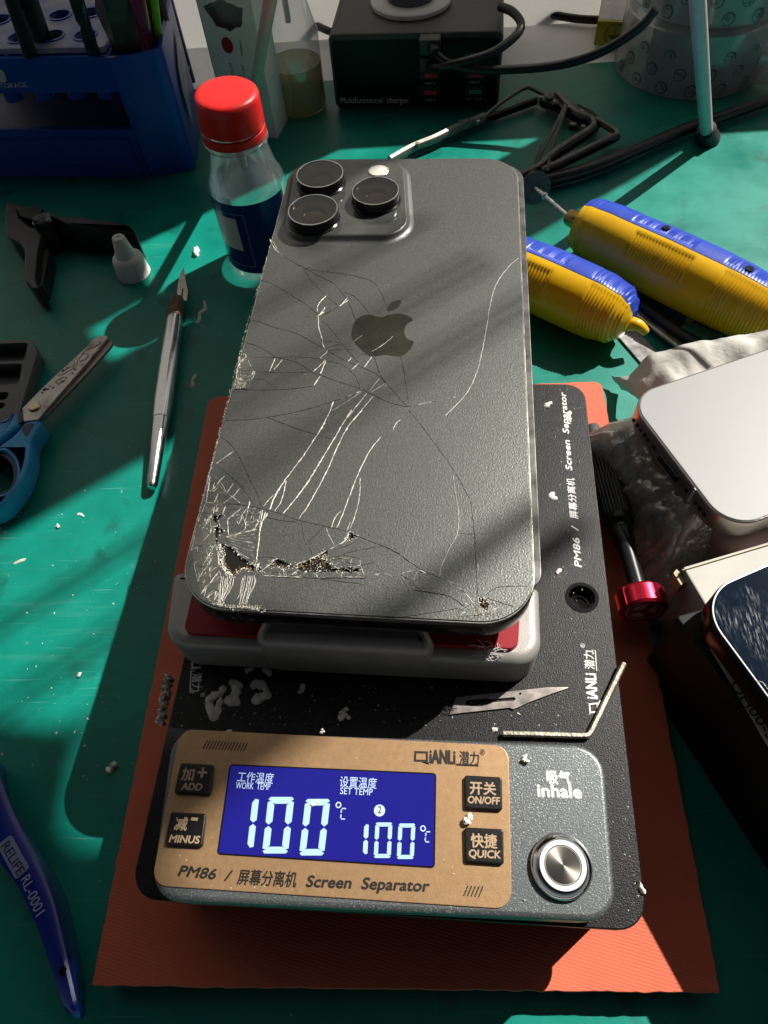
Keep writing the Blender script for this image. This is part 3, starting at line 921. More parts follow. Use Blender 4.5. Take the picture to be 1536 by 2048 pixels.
DARK = [  # (width mm, polyline in photograph pixels)
    (.16, k2([(550, 205), (650, 262), (760, 285), (880, 300), (1000, 320), (1100, 345), (1160, 385), (1200, 450), (1230, 530), (1255, 610), (1275, 700), (1305, 790), (1330, 880), (1355, 990), (1370, 1100), (1385, 1190), (1380, 1235)])),
    (.14, k2([(650, 262), (700, 345), (790, 440), (890, 525)])), (.15, k2([(655, 265), (760, 320), (870, 380), (930, 450), (965, 485)])),
    (.13, k2([(935, 435), (1010, 465), (1070, 530), (1130, 610), (1190, 680), (1275, 725)])),
    (.16, k2([(345, 345), (420, 370), (510, 420), (600, 475), (670, 520), (755, 595)])),
    (.17, k2([(275, 635), (340, 640), (450, 680), (600, 720), (700, 775), (790, 825)])),
    (.16, k2([(245, 785), (330, 810), (400, 850), (470, 890), (560, 910), (640, 945), (710, 990), (790, 1020), (880, 1055), (980, 1085), (1060, 1115), (1150, 1155), (1230, 1195), (1300, 1220), (1380, 1235)])),
    (.55, k2([(800, 588), (845, 565), (892, 538)])),
    (.14, k2([(780, 630), (850, 700), (915, 785), (980, 860), (1035, 925)])),
    (.26, k2([(965, 495), (1020, 630), (1065, 730), (1120, 840), (1150, 900), (1190, 1010), (1225, 1070)])),
    (.13, k2([(795, 825), (915, 795)])), (.14, k2([(1020, 885), (1130, 855), (1300, 805)])),
    (.14, k2([(800, 830), (900, 890), (960, 920), (1090, 970), (1190, 1025)])),
    (.12, k2([(300, 890), (400, 888), (500, 890), (600, 885), (760, 900), (850, 920), (920, 940), (980, 985), (1020, 1030), (1050, 1105)])),
    (.12, k2([(360, 990), (500, 995), (700, 995)])), (.14, k2([(160, 1110), (350, 1118), (560, 1110), (720, 1090)])),
    (.11, k2([(290, 1040), (360, 1042), (410, 1065), (435, 1100)])),
    (.17, k2([(105, 1330), (250, 1325), (400, 1308), (560, 1280), (700, 1245), (850, 1200), (1000, 1150), (1060, 1115)])),
    (.15, k3([(590, 55), (700, 95), (820, 140), (950, 180), (1050, 208)])),
    (.15, k4([(250, 0), (360, 130), (500, 320), (640, 520), (740, 690), (790, 800), (815, 950), (830, 1100), (840, 1300), (850, 1480), (855, 1650)])),
    (.15, k4([(0, 1180), (150, 1260), (300, 1360), (420, 1430), (525, 1470)])),
    (.14, k4([(930, 1620), (1000, 1570), (1080, 1550), (1300, 1545)])), (.12, k4([(940, 1650), (1060, 1690), (1180, 1730)])),
    (.2, k4([(240, 1545), (330, 1580), (480, 1610), (560, 1620), (650, 1660), (760, 1740), (830, 1760)])),
    (.15, k3([(255, 195), (330, 250), (400, 360), (470, 510), (520, 610), (550, 700)])), (.14, k3([(215, 380), (320, 470), (420, 570), (500, 690)])),
    (.15, k3([(150, 665), (300, 670), (450, 685), (560, 710), (700, 745), (820, 790), (1000, 830), (1160, 865)])),
    (.16, k3([(830, 790), (860, 950), (880, 960), (915, 1060)])), (.12, k3([(870, 950), (990, 835)])),
    (.13, k3([(575, 765), (690, 790), (800, 800)])), (.15, k3([(1240, 905), (1380, 960), (1480, 1000), (1536, 1030)])),
    (.13, k3([(510, 1055), (580, 1048), (640, 1055)])), (.14, k3([(820, 1195), (1000, 1210), (1300, 1250)])),
    (.13, k2([(1240, 1080), (1310, 1160), (1380, 1235)])), (.11, k2([(790, 780), (900, 785)])), (.11, k2([(830, 838), (1000, 835)])),
    (.12, k3([(1060, 1060), (1200, 1010), (1400, 975)])), (.1, k3([(1020, 1060), (1130, 1040), (1240, 1060)])), (.1, k3([(1040, 1010), (1180, 960), (1260, 910)])),
    (.1, k3([(1090, 1140), (1250, 1110), (1350, 1090)])), (.1, k3([(1240, 1060), (1262, 1110), (1270, 1150)])),
    (.13, k3([(430, 800), (330, 850), (300, 870)])), (.12, k4([(0, 1820), (200, 1815), (480, 1775), (700, 1740)]))]
BRIGHT = [
    (.2, k2([(418, 60), (430, 95), (470, 150), (550, 200)])), (.14, k2([(425, 62), (455, 110), (480, 155)])), (.18, k2([(550, 200), (600, 235), (650, 258)])),
    (.3, k2([(905, 532), (965, 490)])), (.2, k2([(920, 522), (960, 470)])), (.3, k2([(752, 600), (800, 570)])), (.22, k2([(750, 570), (752, 530), (780, 490), (812, 460)])), (.2, k2([(770, 585), (790, 560), (805, 540)])),
    (.2, k2([(755, 600), (760, 680), (780, 750), (795, 820), (820, 845), (770, 895), (800, 910), (720, 990)])),
    (.13, k2([(1000, 780), (1065, 735)])), (.13, k2([(1130, 850), (1210, 800), (1280, 740)])),
    (.2, k2([(455, 895), (415, 990)])), (.16, k2([(505, 905), (445, 975)])), (.22, k2([(810, 910), (770, 1005)])), (.2, k2([(770, 1020), (725, 1085)])),
    (.18, k2([(985, 890), (965, 920)])), (.2, k2([(1130, 885), (1075, 960)])), (.18, k2([(1040, 930), (990, 975)])),
    (.24, k2([(862, 1195), (835, 1270), (770, 1396)]) + k3([(1000, 90), (945, 175), (850, 320), (715, 500), (640, 620), (605, 715)])),
    (.24, k2([(1095, 1140), (1030, 1220), (960, 1310)]) + k3([(1190, 0), (1120, 110), (1060, 215), (960, 380), (880, 510), (800, 620), (700, 740)])),
    (.22, k2([(1140, 1160), (1080, 1230), (1000, 1330)]) + k3([(1265, 0), (1170, 110), (1090, 260), (1030, 400), (970, 520), (880, 680), (810, 780)])),
    (.16, k2([(1225, 1070), (1120, 1135)])), (.18, k2([(1060, 1125), (910, 1180)])), (.13, k2([(1110, 1125), (1180, 1040)])), (.22, k2([(1060, 1110), (1020, 1140)])), (.22, k2([(1240, 1080), (1205, 1090)])),
    (.13, k2([(850, 1265), (980, 1180), (1060, 1130)])),
    (.13, [(815, 813), (862, 804), (927, 790)]), (.15, kb([(1275, 460), (1230, 500), (1180, 570), (1155, 650), (1140, 740), (1120, 850), (1095, 950), (1050, 1040), (960, 1135)])),
    (.18, kb([(770, 1150), (748, 1170), (738, 1195)])),
    (.1, k4([(640, 560), (665, 750), (690, 900), (680, 1080), (600, 1230), (540, 1370), (525, 1470)])), (.12, k4([(690, 1080), (820, 1090)])),
    (.16, k4([(525, 1470), (640, 1530), (740, 1600), (840, 1720)])), (.14, k4([(180, 1440), (240, 1420), (330, 1410), (400, 1435)])), (.3, k4([(340, 1412), (370, 1420), (400, 1435)])),
    (.13, k4([(190, 1450), (240, 1540), (330, 1580)])), (.16, k4([(852, 1340), (862, 1400), (848, 1410)])), (.14, k4([(750, 1690), (800, 1740), (850, 1760)])),
    (.14, k3([(220, 385), (345, 295)])), (.14, k3([(190, 460), (240, 500), (280, 560), (285, 590)])), (.14, k3([(165, 580), (240, 585), (310, 605), (400, 670)])),
    (.14, k3([(390, 560), (345, 615), (275, 665)])), (.14, k3([(345, 525), (300, 590)])), (.15, k3([(205, 570), (240, 515), (285, 470)])), (.13, k3([(160, 600), (210, 615), (240, 665)])),
    (.14, k3([(1000, 835), (1065, 970)])), (.16, k3([(700, 520), (720, 515), (690, 640), (640, 725)])), (.15, k3([(560, 690), (600, 640), (645, 600)])),
    (.2, k3([(575, 730), (540, 840), (520, 1000), (510, 1080)])), (.16, k3([(545, 720), (525, 800), (500, 850)])), (.22, k3([(590, 735), (560, 790)])),
    (.18, k3([(1400, 190), (1320, 290), (1240, 450), (1180, 600), (1120, 760), (1080, 845)])), (.14, k3([(1250, 480), (1245, 620), (1210, 770), (1175, 850)])), (.14, k3([(1115, 720), (1070, 770), (1045, 840)])), (.12, k3([(1180, 800), (1155, 865)])),
    (.15, k3([(60, 965), (150, 1070), (240, 1110)])), (.14, k3([(60, 990), (165, 950)])), (.16, k3([(165, 1090), (140, 1200), (120, 1310)])), (.14, k3([(250, 1150), (120, 1310)])), (.12, k3([(205, 1110), (140, 1200)])),
    (.12, k3([(40, 1085), (250, 1110)])), (.2, k3([(170, 950), (195, 1000), (180, 1090)])), (.2, k3([(120, 860), (180, 780), (200, 670)])), (.2, k3([(185, 750), (215, 680)])), (.16, k3([(232, 670), (225, 745)])),
    (.16, k3([(150, 690), (165, 730), (105, 800)])), (.16, k3([(430, 790), (465, 650)])), (.16, k3([(440, 790), (420, 860), (345, 900)])), (.2, k3([(430, 870), (540, 845)])), (.14, k3([(435, 800), (540, 800)])), (.16, k3([(470, 780), (500, 700)])),
    (.2, k3([(560, 1185), (700, 1190), (830, 1195)])), (.18, k3([(530, 1160), (600, 1110), (650, 1062)])), (.18, k3([(770, 1112), (910, 1058), (1012, 1002)])),
    (.14, k3([(700, 1130), (710, 1180)])), (.12, k3([(740, 1185), (800, 1150)])), (.14, k3([(935, 1155), (945, 1200)])), (.13, k3([(1280, 1185), (1255, 1110), (1250, 1070)])), (.13, k3([(1360, 1150), (1390, 1165), (1350, 1180)])), (.13, k3([(1420, 1160), (1480, 1195)])),
    (.2, k3([(1030, 995), (1140, 935), (1170, 880)])), (.14, k3([(160, 1115), (145, 1180), (200, 1110)]))]
for i, e in enumerate([(290, 905, 525, 845), (290, 905, 525, 880), (290, 908, 520, 915), (295, 912, 515, 950), (300, 925, 510, 985), (310, 945, 505, 1015), (335, 975, 502, 1048), (370, 1010, 500, 1080)]):
    BRIGHT.append((.13, k3([(e[0], e[1]), ((e[0] + e[2]) / 2, (e[1] + e[3]) / 2 + 6), (e[2], e[3])])))
rn = random.Random(11)
for j in range(9):                                # two sheaves of fine parallel splinters at the near corner
    a = j / 8
    u = rn.uniform(0, .25); BRIGHT.append((rn.uniform(.05, .11), k3([(252 + a * 95 + rn.gauss(0, 3), 1185 + u * 60), (243 + a * 95 + rn.gauss(0, 3), 1255), (243 + a * 62 + rn.gauss(0, 3), 1320 - u * 40), (240 + a * 42 + rn.gauss(0, 4), 1385 - u * 160)])))
for j in range(9):
    a = j / 8
    u = rn.uniform(0, .25); BRIGHT.append((rn.uniform(.05, .11), k3([(410 + a * 100 + rn.gauss(0, 3), 1180 + u * 80), (399 + a * 102 + rn.gauss(0, 3), 1250), (392 + a * 74 + rn.gauss(0, 3), 1320 - u * 40), (374 + a * 72 + rn.gauss(0, 4), 1400 - u * 200)])))
for j in range(8):                                # chipped spot half way up the far edge
    BRIGHT.append((.14, k2([(185 + j * 9, 1110), (190 + j * 8, 1060 - j * 2), (205 + j * 6, 1000 - j * 4)])))
BRIGHT += [(.16, k2([(215, 870), (250, 875), (240, 960), (260, 970)])), (.14, k2([(180, 1000), (215, 960), (235, 900)])), (.14, k2([(190, 1045), (260, 1030), (320, 985)])), (.14, k2([(300, 980), (310, 1005), (290, 1045)])), (.13, k2([(170, 1095), (250, 1070), (262, 1110)])), (.12, k2([(320, 985), (360, 990)]))]
for i, (w, q) in enumerate(DARK): ridge(dark, on_glass(q), w * 1.35, .06, seed=i, wob=.12)
for i, (w, q) in enumerate(DARK):                 # pale flecks along the dark cracks, sparkle put into the colour
    pts = smooth_path(on_glass(q), 6)
    for p0, p1 in zip(pts, pts[1:]):
        if rn.random() < .26:
            d = (p1 - p0); 
            if d.length < 1e-6: continue
            a = p0 + d * rn.random() * .5
            o_ = Vector((-d.y, d.x, 0)).normalized() * (w * .45)
            ridge(bright, [a + o_, a + o_ + d * min(1, (.3 + rn.random() * .7))], .08 + rn.random() * .05, .08, seed=i)
for i, (w, q) in enumerate(BRIGHT): ridge(bright, on_glass(q), w * 1.15, .11, seed=100 + i, wob=.14)
from mathutils.geometry import delaunay_2d_cdt
def inside(p, poly):
    r = False
    for i in range(len(poly)):
        (x0, y0), (x1, y1) = poly[i - 1], poly[i]
        if (y0 > p[1]) != (y1 > p[1]) and p[0] < (x1 - x0) * (p[1] - y0) / (y1 - y0) + x0: r = not r
    return r
m_sliver = mat('loose_glass_sliver', (.10, .10, .09), .12, .3, coat=1.0)
hole_polys = [[tuple(P(x, y, GZ).to_2d()) for x, y in h] for h in holes_px]
def shatter(zone_px, n, seed, frac=.55, lift=.16, sm=None):
    """a patch of glass broken into slivers: each sliver lies a little tilted, pale ridges between them stand in for caught light"""
    rn = random.Random(seed)
    facets = bmesh.new()
    zone = [tuple(P(x, y, GZ).to_2d()) for x, y in zone_px]
    x0, x1 = min(p[0] for p in zone), max(p[0] for p in zone); y0, y1 = min(p[1] for p in zone), max(p[1] for p in zone)
    pts = [Vector(p) for p in zone]
    for i in range(len(zone)):
        a, b = Vector(zone[i - 1]), Vector(zone[i])
        pts += [a.lerp(b, rn.uniform(.2, .8)) for _ in range(max(1, int((b - a).length / 3)))]
    k = 0
    while k < n:
        p = Vector((rn.uniform(x0, x1), rn.uniform(y0, y1)))
        if inside(p, zone): pts.append(p); k += 1
    vs_, es_, fs_ = delaunay_2d_cdt(pts, [], [], 0, 1e-4)[:3]
    done = set()
    for f in fs_:
        c = sum((vs_[i] for i in f), Vector((0, 0))) / len(f)
        if not inside(c, zone) or any(inside(c, h) for h in hole_polys): continue
        tilt = [rn.uniform(0, lift) for _ in f]
        top = [facets.verts.new(Vector((*(c + (vs_[i] - c) * .97), GZ + .015 + t))) for i, t in zip(f, tilt)]
        low = [facets.verts.new(Vector((*(c + (vs_[i] - c) * .95), GZ - .05))) for i in f]
        facets.faces.new(top)
        for j in range(len(f)): facets.faces.new((low[j], low[(j + 1) % len(f)], top[(j + 1) % len(f)], top[j]))
        for j in range(len(f)):
            e = tuple(sorted((f[j], f[(j + 1) % len(f)])))
            if e in done: continue
            done.add(e)
            if rn.random() < frac:
                a, b = vs_[e[0]], vs_[e[1]]
                ridge(bright, [Vector((*a, GZ + .05)), Vector((*b, GZ + .05))], rn.uniform(.06, .16), .16, seed=seed * 100 + len(done), wob=.06)
    obj('glass_sliver', facets, sm or m_sliver, phone, smooth=False)
shatter(k3([(45, 1010), (95, 800), (150, 660), (290, 690), (215, 890), (245, 1110), (110, 1320)]), 26, 1)
shatter(k3([(180, 470), (290, 590), (400, 670), (300, 672), (150, 660)]), 8, 2, .5, .05, m_back)
shatter(k3([(300, 690), (555, 715), (535, 845), (310, 895)]), 16, 3, .5, .08, m_back)
shatter(k3([(560, 1163), (800, 1150), (1000, 1163), (1262, 1165), (1290, 1200), (820, 1200), (570, 1188)]), 22, 4, .4, .05, m_back)
shatter(k2([(210, 880), (262, 900), (300, 985), (265, 1110), (165, 1112)]), 14, 5, .6)
shatter(k4([(690, 1750), (845, 1680), (1000, 1700), (1080, 1790), (700, 1815)]), 20, 6, .35, .05, m_back)
shatter(k4([(185, 1445), (330, 1410), (420, 1435), (480, 1605), (300, 1580)]), 7, 7, .3, .04, m_back)
shatter(k3([(1035, 1062), (1240, 1058), (1262, 1128), (1060, 1118)]), 9, 8, .35, .05, m_back)
shatter(k3([(120, 1315), (245, 1150), (260, 1200), (238, 1385), (180, 1370)]), 6, 9, .5)
m_crackd = mat('crack_shadow_gap', (.006, .006, .006), .5)
m_crackb = mat('splinter_and_glint', (.90, .85, .72), .35, var=.3, vscale=1500, coat=.5)  # cream tone stands in for sun glint on cracks, besides pale splinters
obj('crack', dark, m_crackd, phone, smooth=False)
# splinters and powdered glass round the holes and along the chipped edge
def shards(bm, px, n, spread, size, seed, z=GZ):
    rn = random.Random(seed)
    for _ in range(n):
        x, y = rn.choice(px)
        c = P(x + rn.gauss(0, spread), y + rn.gauss(0, spread), z)
        s = size * (.35 + rn.random())
        a = rn.random() * 6.28
        t = [Vector((math.cos(a + k * 2.09 + rn.random()), math.sin(a + k * 2.09 + rn.random()), 0)) * s * (.4 + rn.random() * .8) for k in range(3)]
        v = [bm.verts.new(c + q + Vector((0, 0, -.02 + rn.random() * .12))) for q in t]
        w = bm.verts.new(c + Vector((0, 0, .05 + rn.random() * .2)))
        bm.faces.new(v)
        for k in range(3): bm.faces.new((v[k], v[(k + 1) % 3], w))
def along(px, step):
    out = []
    for (x0, y0), (x1, y1) in zip(px, px[1:]):
        n = max(1, int(math.hypot(x1 - x0, y1 - y0) / step))
        out += [(x0 + (x1 - x0) * j / n, y0 + (y1 - y0) * j / n) for j in range(n)]
    return out
for i, h in enumerate(holes_px): shards(bright, along(h + h[:1], 3), 170 if i in (0, 2) else 60, 2.6, .2, i)
shards(bright, along(k3([(145, 1345), (260, 1395), (340, 1405), (480, 1410), (570, 1425)]), 2), 300, 2.6, .2, 31)
shards(bright, along(k3([(180, 760), (130, 850), (190, 960), (175, 1080)]), 2), 220, 3.2, .19, 32)
shards(bright, along(k3([(250, 960), (240, 1040), (290, 1150), (340, 1195)]), 2), 240, 2.6, .2, 33)
shards(bright, along(k3([(800, 1120), (900, 1090), (1000, 1030), (960, 1130), (850, 1145)]), 2), 120, 3.0, .16, 34, GZ - .6)
shards(bright, along(k2([(170, 1080), (210, 1060), (230, 1020), (190, 1090)]), 2), 150, 3, .18, 35)
shards(bright, along(k4([(720, 1790), (830, 1800), (900, 1780), (960, 1810), (1060, 1780)]), 2), 180, 3.6, .16, 36)
shards(bright, along(k4([(640, 1830), (1050, 1800)]), 2), 40, 2.0, .1, 37)
shards(bright, along([(556, 440), (497, 640), (440, 860), (400, 1020), (386, 1080)], 4), 420, .9, .17, 38, GZ - .05)
shards(bright, along([(440, 860), (400, 1020)], 2), 90, 1.2, .15, 39, GZ - .05)
shards(bright, along(k3([(1030, 1160), (1260, 1165), (1480, 1190)]), 2), 40, 2.0, .1, 40)
obj('glass_splinter', bright, m_crackb, phone, smooth=False)
m_foil = mat('copper_foil', (.50, .30, .15), .4, .4, var=.5, vscale=900)
for px, n_, sp_, sz_, dz_, sd_ in ((k3([(800, 1130), (900, 1100), (1010, 1010), (980, 1120), (1160, 920), (740, 1120), (610, 1112)]), 220, 4, .26, .6, 51), (k3([(255, 960), (262, 1040), (290, 1120), (340, 1180), (400, 1140), (500, 1140)]), 130, 3, .24, .7, 52), (k4([(880, 1660), (940, 1740), (900, 1790)]), 60, 3, .18, .3, 54)):
    bm = bmesh.new()                              # copper coloured torn foil showing in the holes
    shards(bm, along(px, 2), n_, sp_, sz_, sd_, GZ - dz_)
    obj('torn_foil', bm, m_foil, phone, smooth=False)
# ------------------------------------------------------------------ bottles
def bottle_shell(prof, T, n=48): return lathe(prof, T, n, cap0=True, cap1=False)
m_red_cap = mat('red_cap_plastic', (.62, .012, .012), .38, var=.12, vscale=300, bump=.15, bscale=1200, sss=.1)
bp = P(531, 520, 0)
bot = thing('red_capped_bottle', 'small clear plastic bottle with red screw cap and blue label', 'bottle', bp)
T = at(bp)
br_ = 15.6
prof = [(br_ - 2, 0.05), (br_ - .6, .5), (br_, 2), (br_, 38.5), (br_ - .4, 40.2), (br_ - 2.0, 43.2), (11.4, 53.0), (11.0, 54.5), (11.2, 55), (12.6, 55.3), (12.6, 56.3), (11, 56.8), (10.6, 66)]
body_b = obj('body', bottle_shell(prof, T), M_clear, bot)
m_label = mat('blue_label', (.008, .030, .17), .22, var=.15, vscale=60, coat=.3)
def on_cyl(base, r, ang, z, lift=0): return Vector((base[0] + (r + lift) * math.cos(ang), base[1] + (r + lift) * math.sin(ang), z))
def cyl_rect(base, r, a0, a1, z0, z1, lift, n=12, w=None, bm=None):
    """patch (or, with w, its outline) wrapped on an upright cylinder"""
    bm = bm or bmesh.new()
    def strip(a0, a1, z0, z1, n):
        for i in range(n):
            t0, t1 = a0 + (a1 - a0) * i / n, a0 + (a1 - a0) * (i + 1) / n
            bm.faces.new([bm.verts.new(on_cyl(base, r, t, z, lift)) for t, z in ((t0, z0), (t1, z0), (t1, z1), (t0, z1))])
    if w is None: strip(a0, a1, z0, z1, n)
    else:
        wa = w / r
        strip(a0, a1, z0, z0 + w, n); strip(a0, a1, z1 - w, z1, n); strip(a0, a0 + wa, z0 + w, z1 - w, 1); strip(a1 - wa, a1, z0 + w, z1 - w, 1)
    return bm
lab = obj('label', cyl_rect(bp, br_, R(-222), R(-18), 5.2, 37.6, .12, n=48), m_label, bot)
A0 = R(-128)
obj('label_patch', cyl_rect(bp, br_, A0 - .42, A0 + .38, 16.5, 31.5, .2), mat('white_label_square', (.62, .62, .6), .35), lab)
obj('label_outline', cyl_rect(bp, br_, A0 - .52, A0 + .62, 8.6, 33.6, .2, w=.28), mat('pale_blue_line', (.22, .28, .42), .4), lab)
def wrap_text(base, r, bm, ang, z, h0):
    """bends flat lettering (x along, y up) round an upright cylinder"""
    for v in bm.verts:
        a = ang + v.co.x / r
        v.co = Vector(on_cyl(base, r, a, z + v.co.y, h0 + v.co.z))
    return bm
bm = bmesh.new()
for k, s in enumerate(('JUST ONE OF MANY', 'PURPOSE PRODUCTS')):
    pass
tube_in = obj('dropper_tube', lathe([(1.6, 45.5), (1.75, 46.2), (1.75, 57), (1.2, 57)], at(bp + Vector((.8, -2.0, 0))), 18), mat('milky_tube', (.7, .7, .69), .4, sss=.2), bot)
obj('tamper_ring', lathe([(11.1, 57.0), (12.2, 57.0), (12.3, 57.6), (12.1, 60.0), (11.4, 60.3)], T, 48, cap0=False, cap1=False), m_red_cap, bot)
tilt = at(bp + Vector((0, 0, 61.6))) @ Matrix.Rotation(R(3.0), 4, Vector((.6, .8, 0)))
obj('cap', lathe([(11.6, 0), (12.2, 0), (12.25, .4), (11.95, 9.8), (11.6, 10.8), (10.9, 11.4), (9.6, 11.7), (5, 11.75), (.01, 11.75)], tilt, 72, cap0=True), m_red_cap, bot, angle=50)

b2 = P(603, 214, 0)
r2 = W(51, b2)
lv = zat(b2, 122)
bot2 = thing('clear_bottle', 'unlabelled clear bottle half full of cloudy yellow liquid beside the black charger', 'bottle', b2)
T2 = at(b2)
sh = zat(b2 , 62)
obj('body', bottle_shell([(r2 - 2.5, .05), (r2 - .8, .7), (r2, 3), (r2, sh), (r2 - 1.2, sh + 4), (r2 * .62, sh + 20), (r2 * .5, sh + 25), (r2 * .5, sh + 32)], T2), M_clear, bot2)
m_liq = film('cloudy_yellow_liquid', (.62, .58, .38), .03, .15, .42, (.42, .38, .22), edge=.2)
obj('liquid', lathe([(r2 - 3, .9), (r2 - 1, 1.4), (r2 - .5, 3), (r2 - .5, lv), (.01, lv)], T2, 40), m_liq, bot2)
obj('cap', lathe([(r2 * .66, sh + 26), (r2 * .68, sh + 26.4), (r2 * .66, sh + 40), (.01, sh + 41)], T2, 40), mat('white_cap', (.7, .69, .66), .4), bot2)
obj('dropper_tube', lathe([(1.5, sh + 4), (1.5, sh + 26)], T2, 16), mat('milky_tube_pale', (.6, .58, .52), .4), bot2)
# what is left of a torn label
obj('torn_label', cyl_rect(b2, r2, R(197), R(222), 4, sh - 16, .15), mat('torn_paper_label', (.36, .33, .36), .6, var=.5, vscale=60, col2=(.10, .04, .06)), bot2, smooth=True)

# ------------------------------------------------------------------ small white carton with a torn top
cR = P(553, 277, 0); cL = P(459, 270, 0)
cd = (cR - cL).normalized(); cn = Vector((-cd.y, cd.x, 0))
hC = zat(cL, -40)
m_card = mat('white_card', (.74, .72, .69), .6, var=.08, vscale=60)
carton = thing('white_carton', 'narrow white carton with red dot and torn open top behind the bottles', 'box', (cL + cR) / 2 + cn * 9)
q = [cL, cR, cR + cn * 18, cL + cn * 18]
yh = zat(cL.lerp(cR, .5), 12)
# front face with the torn hole
fw = (cR - cL).length
zt, zb = zat(cL.lerp(cR, .5), 14), zat(cL.lerp(cR, .5), 64)
hole = jag([(fw * .10, zt), (fw * .12, zb + 9), (fw * .26, zb + 2), (fw * .5, zb), (fw * .72, zb + 2), (fw * .82, zb + 8), (fw * .84, zt), (fw * .5, zt + 3)], .7, 2, 5)
FM = Matrix((cd, Vector((0, 0, 1)), -cn)).transposed().to_4x4(); FM.translation = cL
bm = cut_plate([(0, 0), (fw, 0), (fw, hC), (0, hC)], [hole], -.5, 0, FM)
for a, b in ((cL, cL + cn * 18), (cR + cn * 18, cR), (cR + cn * 18, cL + cn * 18)):
    d = (b - a).normalized(); nn = Vector((-d.y, d.x, 0)) * .5
    if (a - cL).length < .1: nn = -nn
    add(bm, hexa([a + cn * .55 if a in (cL, cR) else a, b, b + nn, a + nn], [v + Vector((0, 0, hC)) for v in (a, b, b + nn, a + nn)]))
obj('card_shell', bm, m_card, carton, smooth=False)
def on_front(u, z, l=.05): return cL + cd * u - cn * l + Vector((0, 0, z))
c_ = cL.lerp(cR, .5)
ku, kz = fw / 94.0, zat(c_, 91)
dot = [on_front(fw * .40 + 2.9 * math.cos(t * .1963), kz + 3.6 * math.sin(t * .1963), .05) for t in range(32)]
obj('red_dot', loft([dot, [p - cn * .06 for p in dot]]), mat('red_print', (.30, .006, .018), .5), carton, smooth=False)
bm = bmesh.new()
zz = [zat(c_, y) for y in (190, 172, 150, 126, 110, 80)]
add(bm, text_bm('CO., LTD', on_front(fw * .40, zz[2]), on_front(fw * .40, zz[3]), 1.4, nrm=-cn))
add(bm, text_bm('electronics &', on_front(fw * .52, zz[0]), on_front(fw * .52, zz[2]), 1.2, nrm=-cn))
add(bm, text_bm('Nanshan City.', on_front(fw * .62, zz[0]), on_front(fw * .62, zz[3]), 1.2, nrm=-cn))
add(bm, text_bm('............', on_front(fw * .66, zz[4]), on_front(fw * .68, zz[5]), .9, nrm=-cn))
obj('lettering', bm, M_black_print, carton, smooth=False)
obj('contents', prism([tuple((cL + cd * (fw * a) + cn * b).to_2d()) for a, b in ((.06, 6), (.88, 6), (.88, 15), (.06, 15))], 1, zb + 22, 1), mat('teal_packing', (.03, .16, .14), .35, var=.5, vscale=90, col2=(.3, .3, .28)), carton)

# ------------------------------------------------------------------ slim metal rod behind the red-capped bottle and leg of the phone stand
m_leg = mat('silver_tube', (.47, .40, .38), .4, .0, var=.1, vscale=200)
a_, b_ = P(497, 246, 1), P(546, -30, 95)
rod = thing('metal_rod', 'slim grey metal rod standing between the white carton and the bottles', 'rod', P(497, 246, 0))
obj('tube', tube([a_, b_], W(9.5, a_), 16, k=0), m_leg, rod)
f0, f1 = P(1414, 282, 0), P(1393, -30, 88)
stand = thing('stand_leg', 'silver tubular stand leg with black rubber foot in front of the tape rolls', 'stand leg', f0)
rl = W(12, f0)
fd = (f1 - f0).normalized()
obj('tube', tube([f0 + fd * 6, f1], rl, 24, k=0), m_leg, stand)
fm = frame_to(f0 + Vector((0, 0, .3)), f1)
obj('rubber_foot', lathe([(rl * 1.95, 0), (rl * 2.0, .8), (rl * 1.55, 7), (rl * 1.5, 10.5), (rl * 1.05, 11), (rl * 1.0, 10)], fm, 32, cap1=False), M_rubber, stand)

# ------------------------------------------------------------------ multi-port charger
gL, gR = P(672, 219, 0), P(996, 216, 0)
gd = (gR - gL).normalized(); gn = Vector((-gd.y, gd.x, 0))
gh = zat(gL.lerp(gR, .5), 66)
gw = (gR - gL).length
charger = thing('usb_charger', 'black multi port charger with two cables plugged into its front', 'charger', (gL + gR) / 2 + gn * 38)
m_case = mat('dusty_black_case', (.028, .027, .026), .5, var=.6, vscale=45, rvar=.1, bump=.15, bscale=1200, col2=(.085, .08, .075))
GM = Matrix((gd, Vector((0, 0, 1)), -gn)).transposed().to_4x4(); GM.translation = gL
prof_c = round_poly([(0, .3), (gw, .3), (gw, gh), (0, gh)], 3.2, 6)
bm = loft([[GM @ Vector((x, y, z)) for x, y in offset_poly(prof_c, o)] for z, o in ((0, -1.0), (-.5, -.25), (-1.4, 0), (-86, 0), (-87, -1))])
obj('case', bm, m_case, charger)
fp = round_poly([(1.6, 1.6), (gw - 1.6, 1.6), (gw - 1.6, gh - 2.6), (1.6, gh - 2.6)], 2.2, 6)
bm = loft([[GM @ Vector((x, y, z)) for x, y in fp] for z in (-.5, .15)])
front = obj('front_panel', bm, mat('smoked_panel', (.006, .005, .006), .3, spec=.2), charger, smooth=False)
def fr(px, py):
    """photograph pixel on the charger's front -> panel coordinates"""
    r = CAM_ROT @ Vector(((px - 768) / FPX, -(py - 1024) / FPX, -1.0))
    n_ = -gn
    t = (gL - CAM_POS).dot(n_) / r.dot(n_)
    p = CAM_POS + r * t - gL
    return p.dot(gd), p.z
def fr3(px, py, l=.2): u, z = fr(px, py); return gL + gd * u + Vector((0, 0, z)) - gn * l
m_port_red = mat('red_usb_tongue', (.70, .03, .05), .4)
m_port_grn = mat('green_usb_tongue', (.06, .30, .2), .4)
m_port_frame = mat('port_frame', (.05, .045, .042), .35)
